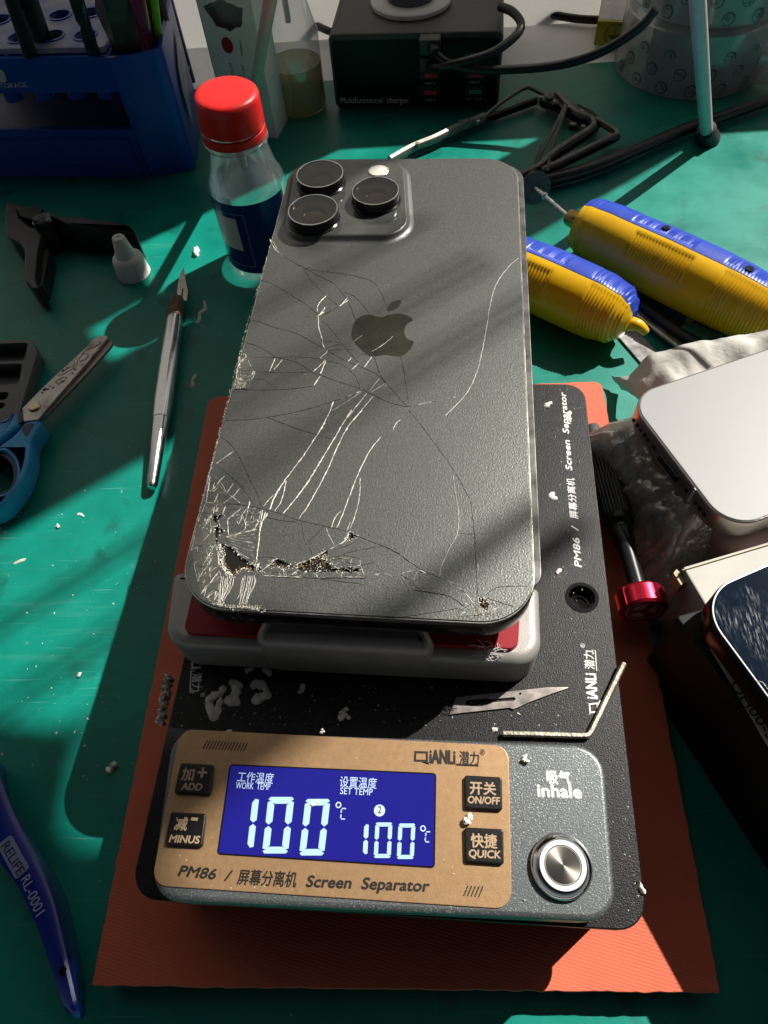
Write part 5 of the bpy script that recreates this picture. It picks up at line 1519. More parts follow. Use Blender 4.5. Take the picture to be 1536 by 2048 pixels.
obj('blade', prism(bl2, SZ - 2.6, SZ - 1.4, .15, 2), mat('brown_stained_steel', (.30, .25, .23), .42, .7, var=.4, vscale=140), sc)
cs = P(69, 814, SZ)
obj('screw', lathe([(W(12.5, cs), 0), (W(12.5, cs), .5), (W(10.5, cs), .9), (.01, 1.0)], at(cs), 28), mat('brass_screw', (.50, .42, .30), .3, .9), sc)
bm = bmesh.new()                                   # printed squiggles on the blade
for q in ([(640, 500), (700, 490), (800, 430), (855, 435)], [(800, 330), (830, 380), (760, 420), (680, 465)], [(835, 300), (860, 370), (800, 430)], [(910, 260), (980, 210), (1060, 180), (1110, 140)], [(870, 320), (920, 270), (975, 270), (950, 320), (890, 345), (870, 320)], [(600, 580), (680, 530), (740, 525), (700, 580)], [(640, 600), (690, 570), (660, 545)]):
    add(bm, tube(PP(c5(q), SZ + .02), .14, 5, k=3))
rn = random.Random(9)
for x, y, s_ in ((915, 255, 1), (700, 450, 1.5), (740, 420, 1.2), (800, 480, 1.3), (830, 440, 1.2), (490, 660, 2.2), (530, 655, 1.4), (590, 640, 1.3), (650, 600, 1), (690, 570, 1.4), (1105, 135, 1.0), (470, 690, 1.4), (550, 625, 1.2), (630, 585, 1.1)):
    c = P(*c5([(x, y)])[0], SZ)
    add(bm, prism([(c.x + s_ * .55 * rn.uniform(.4, 1) * math.cos(k * .9), c.y + s_ * .55 * rn.uniform(.4, 1) * math.sin(k * .9)) for k in range(7)], SZ, SZ + .04))
obj('worn_print', bm, mat('brown_black_print', (.035, .025, .02), .6), sc, smooth=False)
m_sh = mat('light_blue_handle', (.03, .29, .60), .42, var=.14, vscale=70, bump=.12, bscale=900)
m_shd = mat('dark_blue_lining', (.012, .025, .075), .4)
h1 = smooth_path([Vector((*p, 0)) for p in xy(c5([(205, 1100), (260, 1030), (350, 1000), (440, 1000), (430, 1045), (350, 1180), (326, 1240), (318, 1400), (240, 1650), (100, 1850), (0, 1950), (-150, 2010), (-260, 1900), (-280, 1600), (-150, 1400), (0, 1270), (120, 1180), (205, 1100)]), SZ + 1)], 3)[:-1]
hh = circle((0, 0), 1, 30)
e0 = [tuple(P(*c5([(-20 + 195 * math.cos(a), 1570 + 240 * math.sin(a))])[0], SZ + 1).to_2d()) for a in [2 * math.pi * k / 36 for k in range(36)]]
hp = [(p.x, p.y) for p in h1]
obj('handle', cut_plate(hp, [e0], 1.0, SZ + 1, bev=1.4), m_sh, sc)
obj('finger_lining', cut_plate(offset_poly(e0, .2), [offset_poly(e0, -1.6)], 1.6, SZ - .4, bev=.3), m_shd, sc)
obj('grip_inlay', prism(round_poly(xy(c5([(232, 1085), (270, 1045), (340, 1025), (392, 1030), (300, 1185), (262, 1160)]), SZ + 1.1), .8, 4), SZ - 1, SZ + 1.15, .4, 3), m_shd, sc)
h2 = round_poly(xy(c5([(150, 905), (192, 900), (196, 1050), (60, 1170), (-100, 1290), (-200, 1240), (-120, 1050), (40, 980)]), SZ - .5), 2.0, 6)
obj('handle', prism(h2, .6, SZ - .5, 1.4, 4, bot=1), m_sh, sc)
obj('tang', prism(xy(c5([(190, 915), (250, 905), (250, 1010), (195, 1045)]), SZ - 1.5), SZ - 2.6, SZ - 1.5), mat('rusty_tang', (.14, .07, .05), .6, var=.4, vscale=200), sc, smooth=False)
obj('handle_ridge', tube(PP(c5([(0, 1030), (60, 1015), (100, 985), (120, 950), (130, 920)]), SZ - .4), .3, 6), m_shd, sc)

# ------------------------------------------------------------------ blue tweezer handle in the near corner
def c6(pts): return crop(pts, 0, 1480, .2774)
m_nipper = mat('glossy_blue_grip', (.010, .022, .24), .22, var=.12, vscale=40, coat=.4)
Ledge = c6([(-120, 200), (-100, 560), (-60, 760), (-10, 890), (100, 1030), (250, 1330), (380, 1700), (460, 1935)])
Redge = c6([(-60, 150), (30, 400), (100, 570), (220, 800), (330, 1050), (392, 1260), (470, 1600), (535, 1900)])
Oedge = c6([(20, 180), (60, 400), (180, 600), (330, 850), (450, 1100), (540, 1400), (600, 1750), (588, 1880)])
n_ = 6
Lp = smooth_path(PP(Ledge, 10.5), n_); Rp = smooth_path(PP(Redge, 12), n_); Op = smooth_path(PP(Oedge, 3), n_)
bm = bmesh.new()
rings = []
for a, b, c in zip(Lp, Rp, Op):
    t = (b - a)
    d = Vector((t.x, t.y, 0)).normalized()
    rings.append([Vector((a.x + .6 * d.x, a.y + .6 * d.y, .1)), Vector((a.x, a.y, 3)), a - Vector((0, 0, 1.0)), a + t * .07 + Vector((0, 0, .1)), a + t * .5 + Vector((0, 0, .2)), b - t * .08 + Vector((0, 0, .1)), b + Vector((d.x * .4, d.y * .4, -.5)), b.lerp(c, .5) + Vector((d.x * .8, d.y * .8, 1.2)), c + Vector((0, 0, .2)), Vector((c.x - .8 * d.x, c.y - .8 * d.y, .1))])
end = [Vector(p) for p in rings[-1]]
cen = sum(end, Vector()) / len(end)
axis = (rings[-1][4] - rings[-3][4]).normalized(); axis.z = 0
for k, sc_ in ((1.2, .9), (2.3, .68), (3.0, .35)):
    rings.append([cen + (p - cen) * sc_ + axis * k for p in end])
bm = loft(rings)
nip = thing('tweezer_handle', 'glossy dark blue tool handle with pale lettering at the near corner of the bench', 'tool', P(100, 1850, 0))
obj('grip', bm, m_nipper, nip, angle=50)
q0, q1 = P(*c6([(30, 720)])[0], 11.6), P(*c6([(285, 1255)])[0], 11.8)
ta, tb_ = P(*c6([(10, 770)])[0], 11.7), P(*c6([(128, 985)])[0], 11.7)
tc2, td = P(*c6([(150, 1010)])[0], 11.7), P(*c6([(262, 1278)])[0], 11.9)
dd = (tb_ - ta).normalized(); pn = Vector((-dd.y, dd.x, 0))
obj('letter_panel', prism(round_poly([tuple((v).to_2d()) for v in (ta - dd * 1.0 - pn * .7, tb_ + dd * .3 - pn * .7, tb_ + dd * .3 + pn * 3.2, ta - dd * 1.0 + pn * 3.2)], .7, 4), 11.0, 11.84, .05, 1), mat('pale_letter_panel', (.20, .24, .36), .4), nip, smooth=False)
obj('lettering', text_bm('RELIFE', ta + Vector((0, 0, .12)), tb_ + Vector((0, 0, .12)), 2.2, bold=.01), mat('navy_print', (.008, .012, .10), .4), nip, smooth=False)
obj('lettering', text_bm('RL-0001', tc2 + Vector((0, 0, .1)), td + Vector((0, 0, .1)), 2.4, thick=.08), mat('pale_blue_print', (.30, .34, .50), .45), nip, smooth=False)
hc_ = P(*c6([(450, 1665)])[0], 12.2)
obj('hang_hole', prism(circle(hc_, .75, 20, 1.0), 11.5, 12.32), M_black_gloss, nip, smooth=False)

# ------------------------------------------------------------------ two blue and yellow rotary tools
m_ybody = mat('yellow_grip', (.80, .45, .006), .36, var=.1, vscale=50, bump=.1, bscale=700)
m_bbody = mat('blue_grip', (.018, .055, .42), .38, var=.2, vscale=60, bump=.15, bscale=700)
def rotary(name, label, a, b, prof, split, ribs, loc, phase=0):
    """body of revolution in two coloured half shells; prof: (t, radius); ribs: (t0, t1, from, to) ribbed patches in degrees"""
    t_ = thing(name, label, 'rotary tool', loc, 'blue and yellow rotary tools')
    M_ = frame_to(a, b)
    L = (b - a).length
    zs, rs = [], []
    N = 260
    for i in range(N + 1):
        t = i / N
        for (t0, r0), (t1, r1) in zip(prof, prof[1:]):
            if t0 <= t <= t1 + 1e-9:
                k = (t - t0) / (t1 - t0) if t1 > t0 else 0
                k = k * k * (3 - 2 * k)
                rs.append(r0 + (r1 - r0) * k); zs.append(t * L); break
    # directions: cross-section angle measured from the horizontal side vector facing away from the camera, over the top
    ax = (b - a).normalized()
    side = ax.cross(Vector((0, 0, 1))).normalized()
    if side.y < 0: side = -side
    upv = side.cross(ax).normalized()
    if upv.z < 0: upv = -upv
    def pt(i, deg, sgn=0):
        th = R(deg)
        r = rs[i]
        t = zs[i] / L
        for t0, t1, d0, d1, pitch, dep in ribs:
            if t0 < t < t1 and d0 < deg < d1:
                e = min((t - t0), (t1 - t)) * L; g = min(deg - d0, d1 - deg) * r / 57
                f = max(0, min(1, e / 1.2, g / 1.2))
                r -= f * (dep + .22 * (1 + math.sin(zs[i] * 2 * math.pi / pitch)))
        return a + ax * zs[i] + (side * math.cos(th) + upv * math.sin(th)) * r
    for nm, d0, d1, m_, dr in (('blue_shell', split - 180, split, m_bbody, 0), ('yellow_shell', split, split + 180, m_ybody, 0)):
        n = 48
        bm = bmesh.new()
        g = [[bm.verts.new(pt(i, d0 + .6 + (d1 - d0 - 1.2) * j / n)) for j in range(n + 1)] for i in range(N + 1)]
        for i in range(N):
            for j in range(n):
                bm.faces.new((g[i][j], g[i + 1][j], g[i + 1][j + 1], g[i][j + 1]))
        for e_ in (0, N):
            c = bm.verts.new(a + ax * zs[e_])
            for j in range(n): bm.faces.new((g[e_][j], g[e_][j + 1], c))
        # cut faces along the seam
        cs_ = [bm.verts.new(a + ax * zs[i]) for i in range(N + 1)]
        for i in range(N):
            bm.faces.new((g[i][0], g[i + 1][0], cs_[i + 1], cs_[i])); bm.faces.new((g[i][n], g[i + 1][n], cs_[i + 1], cs_[i]))
        obj(nm, bm, m_, t_, angle=45)
    obj('seam', lathe([(r_ * .80, z_) for r_, z_ in list(zip(rs, zs))[::6]], M_, 40), mat('dark_seam', (.01, .01, .01), .5), t_)
    return t_, ax, side, upv, M_, L, (zs, rs)
ra = 13.0
A0_, A1_ = P(1163, 446, 14.0), P(1560, 640, 14.0)
ta_, axa, sa_, ua_, Ma, La, pa_ = rotary('rotary_tool', 'larger blue and yellow rotary tool with cutting disc pointing at the phone', A0_, A1_,
    [(0, 7.5), (.015, 10.5), (.06, 11.8), (.18, 12.6), (.5, 13.4), (.75, 13.3), (.95, 12.2), (1, 11)], 104,
    [(.035, .045, 0, 260, 9, .35), (.055, .065, 0, 260, 9, .35), (.075, .085, 0, 260, 9, .35), (.25, .56, 50, 100, 1.1, .35), (.30, .60, 112, 160, 1.4, .25), (.70, .99, 20, 100, 1.3, .1), (.72, .99, 108, 230, 1.3, .1)], P(1330, 560, 0))
for px, py in ((1333, 456), (1499, 538)):
    ray = CAM_ROT @ Vector(((px - 768) / FPX, -(py - 1024) / FPX, -1.0))
    best = None
    for k in range(4000):                          # nearest point of the pixel's ray on the body
        q = CAM_POS + ray * (k * .15)
        z = (q - A0_).dot(axa)
        d = (q - A0_ - axa * z).length
        if 0 < z < La and d < 13.0: best = q; break
    if best is not None:
        o_ = (best - A0_ - axa * (best - A0_).dot(axa)).normalized()
        obj('screw_hole', lathe([(1.6, -1), (1.6, .5), (1.2, .5), (.01, .3)], frame_to(best - o_ * .2, best + o_), 18), M_black_gloss, ta_)
n0, n1 = A0_ + axa * .2, A0_ - axa * 7.2
m_brass = mat('brass_collet', (.42, .28, .10), .3, .95, var=.2, vscale=200)
collet = obj('collet', lathe([(3.6, 0), (3.7, .6), (3.5, 6.4), (3.1, 7.2), (1.4, 7.2)], frame_to(n0, n1), 32), m_brass, ta_)
d0_ = P(1071, 376, 15.5)
ddir = (n1 - d0_).normalized()
obj('shaft', lathe([(1.15, -1.2), (1.15, 5.5), (1.6, 6), (1.6, 6.8), (.95, 7.2), (.95, (n1 - d0_).length + .5)], frame_to(d0_, n1), 18), M_steel, ta_)
dk = W(31, d0_)
obj('cutting_disc', lathe([(dk, -.35), (dk, .35), (dk * .5, .4), (dk * .38, .45), (.01, .45)], frame_to(d0_, d0_ + (ddir * .62 + (CAM_POS - d0_).normalized() * .78)), 40), mat('abrasive_disc', (.15, .145, .12), .6, var=.4, vscale=200, bump=.4, bscale=1500), ta_)
B0_, B1_ = P(1000, 522, 13.0), P(1263, 642, 13.0)
tb2, axb, sb_, ub_, Mb, Lb, pb_ = rotary('rotary_tool', 'shorter blue and yellow rotary tool half hidden by the broken phone', B0_, B1_,
    [(0, 12.2), (.4, 13.2), (.75, 13), (.9, 11.6), (.965, 8.6), (1, 4.5)], 104,
    [(.20, .50, 50, 100, 1.1, .35), (.20, .46, 118, 170, 1.4, .25), (.68, .985, 30, 100, 1.3, .12), (.70, .985, 108, 240, 1.3, .12)], P(1160, 600, 0))
tipp = P(1275, 652, 12)
obj('yellow_nib', tube([tipp - axb * 5 - Vector((0, 0, 1)), tipp + Vector((0, 0, .4)), P(1291, 664, 9.5)], [3.0, 1.6], 12), mat('bright_yellow_nib', (.72, .42, .006), .4), tb2)

# ------------------------------------------------------------------ pry tool and tweezers under the rotary tools
m_pry = mat('smeared_pry_steel', (.30, .29, .29), .3, .85, var=.4, vscale=80, rvar=.12)
pry = [P(x, y, .9) for x, y in ((1225, 660), (1260, 645), (1330, 720), (1370, 770), (1335, 790), (1290, 735))]
single('pry_blade', prism(round_poly([tuple(v.to_2d()) for v in pry], 2.0, 5), .05, .9, .2), m_pry, 'flat steel pry blade poking out under the shorter rotary tool', 'pry tool', pry[0])
tw = thing('tweezers', 'dark slim tweezers with pale dots lying between the two rotary tools', 'tweezers', P(1340, 640, 0))
obj('arm', tube(PP([(1230, 560), (1330, 640), (1470, 730)], 2.6), 3.0, 10, flat=.5), M_dark, tw)
obj('arm', tube(PP([(1215, 575), (1290, 640), (1430, 745)], 2.4), 1.9, 10, flat=.5), m_pry, tw)
bm = bmesh.new()
for x, y in ((1303, 589), (1345, 611), (1380, 640)):
    c = P(x, y, 4.2); add(bm, prism(circle(c, 1.5, 18), 3.6, 4.25, .05))
obj('dot', bm, mat('pale_dot', (.30, .27, .16), .5), tw)
single('eraser_stick', prism(round_poly(xy([(1362, 652), (1376, 640), (1450, 668), (1440, 692)], 5), .8, 4), .05, 5, .6), mat('dull_green_stick', (.015, .09, .055), .5), 'short dull green stick beside the dark tweezers', 'stick', P(1400, 660, 0))
gl = xy([(1243, 640), (1290, 640), (1320, 700), (1300, 720), (1250, 680)], 1.6)

# ------------------------------------------------------------------ black precision screwdriver with red knob
sa0, sa1 = P(1186, 858, 16), P(1288, 1224, 20)
sdv = thing('precision_screwdriver', 'black precision screwdriver with ribbed grip and red knob beside the machine', 'screwdriver', (sa0 + sa1) / 2 * 1.0 - Vector((0, 0, 18)))
S_ = frame_to(sa0, sa1)
Ls_ = (sa1 - sa0).length
def sz(px, py):                                   # distance along the axis of the nearest point to a pixel
    best = min(range(400), key=lambda k: (proj(sa0.lerp(sa1, k / 400))[0] - px) ** 2 + (proj(sa0.lerp(sa1, k / 400))[1] - py) ** 2)
    return Ls_ * best / 400
z1, z2, z3, z4 = sz(1203, 905), sz(1240, 1035), sz(1253, 1092), sz(1279, 1185)
rg = W(29, sa0.lerp(sa1, .3))
obj('tip', lathe([(rg * .42, -1), (rg * .5, 0), (rg * .62, z1 * .55), (rg * .82, z1 - 1.2), (rg * .86, z1)], S_, 28), mat('grey_tip', (.22, .21, .2), .35, .8), sdv)
obj('grip', lathe([(rg * .86, z1), (rg * .96, z1 + .6), (rg, z1 + 2), (rg, z2 - 1), (rg * .93, z2)], S_, 96, wob=lambda t, z: -.07 * (max(0, math.cos(t * 24))) if z1 + 1 < z < z2 - .3 else 0), mat('black_ribbed_metal', (.014, .014, .015), .34, .3), sdv)
obj('collar', lathe([(rg * .93, z2), (rg * .96, z2 + 1), (rg * .9, z2 + 2.6), (rg * .74, z2 + 3.4), (rg * .74, z2 + 4.4), (rg * .82, z2 + 4.9), (rg * .78, z2 + 6.2), (rg * .66, z3 - .8), (rg * .58, z3)], S_, 48), mat('black_satin_metal', (.012, .012, .012), .28, .4), sdv)
obj('shaft', lathe([(rg * .58, z3), (rg * .56, z3 + 1), (rg * .58, z4 + 1)], S_, 36), mat('black_satin_shaft', (.012, .012, .012), .34, .3), sdv)
rkb = W(49, sa1)
zk = Ls_ * 1.0
knob = obj('knob', lathe([(rkb * .5, z4 - .5), (rkb * .93, z4 - .3), (rkb, z4 + .4), (rkb, zk - .8), (rkb * .93, zk), (rkb * .82, zk), (rkb * .80, zk - .4), (.01, zk - .4)], S_, 60, wob=lambda t, z: -.12 if math.cos(t * 5 + .5) > .93 and z > z4 - .4 else 0), mat('red_anodised_knob', (.42, .012, .035), .3, .75, var=.1, vscale=200), sdv, angle=30)
bm = bmesh.new()
EM = S_ @ at((0, 0, zk - .4))
add(bm, cut_plate(circle((0, 0), rkb * .74, 40), [circle((0, 0), rkb * .66, 40)], .02, .1, EM))
sect = []
for k in range(3):
    a0 = 2 * math.pi * k / 3 + .35 + 1.1; a1 = a0 + 2 * math.pi / 3 - .62
    add(bm, cut_plate([(rkb * .13 * math.cos((a0 + a1) / 2), rkb * .13 * math.sin((a0 + a1) / 2))] + [(rkb * .55 * math.cos(a0 + (a1 - a0) * j / 8), rkb * .55 * math.sin(a0 + (a1 - a0) * j / 8)) for j in range(9)], [], .02, .1, EM))
obj('emblem', bm, mat('pale_pink_print', (.34, .22, .23), .5), knob, smooth=False)

# ------------------------------------------------------------------ pale phone on bubble wrap
VZ = 40.0
vL, vB = P(1251, 792, VZ), P(1458, 1064, VZ)
vd = (vL - vB).normalized(); vn = Vector((vd.y, -vd.x, 0))
if vn.x < 0: vn = -vn
vw = (vB - vL).length
m_film_phone = mat('pale_silver_glass', (.25, .25, .255), .5, .1, var=.05, vscale=15, spec=.4)
m_silver_band = mat('warm_silver_band', (.50, .47, .43), .28, .9, var=.06, vscale=100)
pale = thing('pale_phone', 'pale silver phone lying face down on bubble wrap near the tissue', 'phone', (vL + vB) / 2 + vn * 60 - Vector((0, 0, 8)))
ppoly = round_poly([tuple(v.to_2d()) for v in (vL, vB, vB + vn * 150, vL + vn * 150)], 9.5, 12)
band = obj('band', prism(ppoly, VZ - 7.4, VZ - .25, .5, 3, bot=.6), m_silver_band, pale)
obj('back_glass', prism(offset_poly(ppoly, -.5), VZ - .6, VZ, .3, 3), m_film_phone, pale)
mid = vL.lerp(vB, .5)
bm = bmesh.new()
for u in (-19, -17, -15, -13, -11, -8, 8.5, 13, 15, 17):
    c = mid - vd * u - vn * -.3 + Vector((0, 0, -4)) - vn * .35
    add(bm, lathe([(.62, 0), (.62, .45)], frame_to(c + vn * .2, c - vn), 14))
add(bm, tube([mid - vd * -4.2 - vn * .05 + Vector((0, 0, -4)), mid - vd * 4.2 - vn * .05 + Vector((0, 0, -4))], 1.3, 12, k=0))
obj('speaker_grille', bm, M_black_gloss, band)
bm = bmesh.new()
for c, d in ((vB + vd * 15, vn), (vB + vn * 15, vd)):
    s_ = vd if d is vn else vn
    add(bm, hexa([c - d * .06 - s_ * .4 + Vector((0, 0, -7)), c + d * .4 - s_ * .4 + Vector((0, 0, -7)), c + d * .4 + s_ * .4 + Vector((0, 0, -7)), c - d * .06 + s_ * .4 + Vector((0, 0, -7))],
                 [c - d * .06 - s_ * .4 + Vector((0, 0, -.4)), c + d * .4 - s_ * .4 + Vector((0, 0, -.4)), c + d * .4 + s_ * .4 + Vector((0, 0, -.4)), c - d * .06 + s_ * .4 + Vector((0, 0, -.4))]))
obj('antenna_line', bm, mat('pale_antenna_line', (.56, .54, .5), .4), band, smooth=False)

# bubble wrap parcel: a dim inner packet inside two layers of blown film
m_bubble = film('bubble_film', (.90, .87, .85), .15, .12, .46, (.88, .84, .81), bump=1.0, bscale=230, bdist=.002, edge=.8)
wrap = thing('bubble_wrap', 'crumpled clear bubble wrap parcel lying under the pale phone', 'bubble wrap', (vL + vB) / 2 + vn * 40 - Vector((0, 0, VZ)))
inn = [vL + vn * 6 - vd * 4, vB + vn * 6 - vd * 2, vB + vn * 130 - vd * 2, vL + vn * 130 - vd * 4]
obj('inner_packet', prism(round_poly([tuple(v.to_2d()) for v in inn], 6, 6), 9.2, 27.5, 5, 5), mat('pinkish_foam', (.30, .21, .19), .6, var=.35, vscale=40), wrap)
o0 = vL - vn * 15 + vd * 12
ou, ov = (vB - vL) * 1.3, vn * 156
def wrapf(u, v, lift=0, sc=1.0):
    p = o0 + ou * u + ov * v
    e = min(u, 1 - u) * ou.length; g = v * ov.length
    edge = min(e, g)
    prof_ = min(1, max(0, edge / 16))
    h = 4 + 27.0 * (prof_ * prof_ * (3 - 2 * prof_))
    cr = 2.6 * noise.noise(p * .09) + 1.6 * noise.noise(p * .22 + Vector((3, 1, 0))) + .7 * noise.noise(p * .5)
    cell = noise.voronoi(Vector((p.x * .11, p.y * .11, 0)), distance_metric='DISTANCE', exponent=2.5)[0][0]
    bub = max(0, .55 - cell) * 5.0
    on_top = 1 if edge < 21 else 0
    z = h + (cr + bub) * (1 if edge < 24 else .35) + lift
    wob = noise.noise(Vector((p.x * .06, p.y * .06, 7))) * 4 + noise.noise(Vector((p.x * .2, p.y * .2, 9))) * 2
    if edge < 5: p = p + vn * wob * (1 - edge / 5) * (1 if g < e else 0) + vd * wob * (1 - edge / 5)
    if edge >= 13.5: z = min(z, 32.2)
    if edge < 1: z = max(.6, 4 + cr)
    return Vector((p.x, p.y, max(z, .5)))
obj('outer_film', sheet(wrapf, 150, 150), m_bubble, wrap, angle=70)
obj('lower_film', sheet(lambda u, v: wrapf(u, v) * 1.0 + Vector((1.2 * noise.noise(Vector((u * 30, v * 30, 1))) - vn.x * 3, -vn.y * 3, -3.0 + 2.0 * noise.noise(Vector((u * 22, v * 22, 4))))), 110, 110), m_bubble, wrap, angle=70)

# tissue
m_tissue = mat('white_tissue', (.62, .60, .57), .8, var=.05, vscale=60, bump=.35, bscale=700)
tL = [P(1222, 752, 4), P(1258, 748, 9), P(1300, 708, 18), P(1360, 690, 24), P(1440, 680, 28), P(1560, 655, 32)]
tR = [P(1246, 775, 3), P(1330, 800, 22), P(1400, 770, 27), P(1470, 730, 30), P(1560, 700, 31), P(1620, 680, 31)]
tl, tr = smooth_path(tL, 10), smooth_path(tR, 10)
def tisf(u, v):
    i = min(len(tl) - 1, int(u * (len(tl) - 1)))
    p = tl[i].lerp(tr[i], v)
    w = 1.5 * noise.noise(Vector((p.x * .11, p.y * .11, 0))) + 1.1 * abs(noise.noise(Vector((p.x * .2, p.y * .2 + v * 3, 5))))
    return Vector((p.x, p.y, max(.4, p.z * (1 - .25 * v) + w * 1.6 + 4.0 * math.sin(v * 3.14) * u)))
bm = sheet(tisf, 50, 20)
single('tissue', bm, m_tissue, 'crumpled white tissue tucked against the far edge of the pale phone', 'tissue', P(1330, 740, 0), angle=80)

# ------------------------------------------------------------------ white carton, black foam box and the dark phone on top
BZ = 34.0
cA, cB_, cC = P(1366, 1134, BZ), P(1536, 1084, BZ), P(1400, 1236, BZ)
cu = (cB_ - cA).normalized(); cv = Vector((cu.y, -cu.x, 0))
if cv.y > 0: cv = -cv
fl_box = thing('flat_carton', 'worn white carton with a loose corner tab under the dark phone', 'box', cA + cu * 45 + cv * 45 - Vector((0, 0, BZ)))
cpoly = [cA, cA + cu * 110, cA + cu * 110 + cv * 21, cA + cv * 21]
m_card2 = mat('scuffed_white_card', (.44, .42, .39), .6, var=.12, vscale=70, detail=8)
obj('card_shell', prism(round_poly([tuple(v.to_2d()) for v in cpoly], .5, 3), .05, BZ, .4, 2), m_card2, fl_box)
obj('lid_flap', prism(round_poly([tuple(v.to_2d()) for v in (cA - cu * 1.2 - cv * -1.0, cA + cu * 110 - cv * -1.0, cA + cu * 110 + cv * .4, cA - cu * .6 + cv * .8)], .3, 2), BZ - 6, BZ + .5, .2, 2), mat('cream_card_edge', (.50, .42, .28), .6, var=.2, vscale=200), fl_box)
tabq = [P(1347, 1146, BZ - 2), P(1353, 1138, BZ - 2), P(1376, 1160, BZ - 2), P(1362, 1170, BZ - 2)]
obj('corner_tab', hexa([v - Vector((0, 0, 5)) for v in tabq], tabq), mat('yellowed_card', (.45, .38, .22), .6), fl_box, smooth=False)
# black box with the white label
dZ = 50.0
dA, dB_ = P(1384, 1192, dZ), P(1536, 1398, dZ)
du = (dB_ - dA).normalized(); dv = Vector((-du.y, du.x, 0))
if dv.x < 0: dv = -dv
KZ = 38.0
kA = P(1338, 1222, 30.0)
kpoly = [P(1352, 1232, KZ), P(1352, 1232, KZ) + du * 150, P(1352, 1232, KZ) + du * 150 + dv * 90, P(1352, 1232, KZ) + cu * 80 + cv * 2]
black_box = thing('black_box', 'black card box with white number label under the dark phone', 'box', kpoly[0] + du * 50 + dv * 30 - Vector((0, 0, KZ)))
obj('card_shell', prism(round_poly([tuple(v.to_2d()) for v in kpoly], .8, 3), .05, KZ, .4, 2), mat('black_card', (.008, .0075, .007), .6, var=.4, vscale=100, spec=.25), black_box)
kz2 = KZ + .1
lab_q = [P(1420, 1297, kz2), P(1560, 1532, kz2), P(1600, 1480, kz2), P(1500, 1330, kz2)]
lb_ = obj('label', prism([tuple(v.to_2d()) for v in lab_q], KZ - .1, kz2), mat('white_paper_label', (.55, .53, .49), .6, var=.08, vscale=60), black_box, smooth=False)
obj('lettering', text_bm('QH00-336', P(1458, 1368, kz2), P(1564, 1520, kz2), 2.5), M_black_print, lb_, smooth=False)
# dark phone
dark_ph = thing('dark_phone', 'black phone lying screen up with smeared dusty glass on the cartons', 'phone', dA + du * 40 + dv * 70 - Vector((0, 0, 9)))
pv = P(1536, 1106, dZ) - dA
dpoly = round_poly([tuple(v.to_2d()) for v in (dA - du * 0, dA + du * 79, dA + du * 79 + dv * 160, dA + dv * 160)], 10.5, 14)
bandp = obj('band', prism(dpoly, dZ - 8, dZ - .4, 1.0, 4, bot=.9), mat('black_band', (.010, .010, .011), .2, .5), dark_ph)
obj('bright_edge', cut_plate(offset_poly(dpoly, -.25), [offset_poly(dpoly, -.75)], dZ - .5, dZ - .12, bev=.1), mat('bright_bezel_edge', (.30, .33, .36), .18, .9), dark_ph)
m_smear = mat('smeared_black_screen', (.003, .008, .018), .09, rvar=.05, vscale=40, spec=.22)
def smear(m):
    nt = m.node_tree; b = nt.nodes['Principled BSDF']
    tc = nt.nodes.new('ShaderNodeTexCoord')
    mp = nt.nodes.new('ShaderNodeMapping'); mp.inputs['Rotation'].default_value = (0, 0, R(40)); mp.inputs['Scale'].default_value = (2200, 260, 1)
    n = nt.nodes.new('ShaderNodeTexNoise'); n.inputs['Detail'].default_value = 6; n.inputs['Scale'].default_value = 1; n.inputs['Roughness'].default_value = .75
    a = nt.nodes.new('ShaderNodeTexNoise'); a.inputs['Scale'].default_value = 110; a.inputs['Detail'].default_value = 3
    nt.links.new(tc.outputs['Object'], mp.inputs['Vector']); nt.links.new(mp.outputs['Vector'], n.inputs['Vector']); nt.links.new(tc.outputs['Object'], a.inputs['Vector'])
    r1 = nt.nodes.new('ShaderNodeMapRange'); r1.inputs['From Min'].default_value = .5; r1.inputs['From Max'].default_value = .75
    r2 = nt.nodes.new('ShaderNodeMapRange'); r2.inputs['From Min'].default_value = .46; r2.inputs['From Max'].default_value = .66
    nt.links.new(n.outputs['Fac'], r1.inputs['Value']); nt.links.new(a.outputs['Fac'], r2.inputs['Value'])
    mul = nt.nodes.new('ShaderNodeMath'); mul.operation = 'MULTIPLY'
    nt.links.new(r1.outputs['Result'], mul.inputs[0]); nt.links.new(r2.outputs['Result'], mul.inputs[1])
    mx = nt.nodes.new('ShaderNodeMix'); mx.data_type = 'RGBA'
    mx.inputs[6].default_value = b.inputs['Base Color'].default_value; mx.inputs[7].default_value = (.16, .19, .20, 1)
    nt.links.new(mul.outputs[0], mx.inputs['Factor']); nt.links.new(mx.outputs[2], b.inputs['Base Color'])
    rr = nt.nodes.new('ShaderNodeMapRange'); rr.inputs['To Min'].default_value = .07; rr.inputs['To Max'].default_value = .5
    nt.links.new(mul.outputs[0], rr.inputs['Value']); nt.links.new(rr.outputs['Result'], b.inputs['Roughness'])
smear(m_smear)
obj('screen', prism(offset_poly(dpoly, -.7), dZ - .6, dZ, .25, 3), m_smear, dark_ph)
bm = bmesh.new()
ridge(bm, PP([(1512, 1362), (1526, 1365), (1536, 1378), (1552, 1384)], dZ), .22, .08, seed=3)
obj('crack', bm, m_crackb, dark_ph, smooth=False)

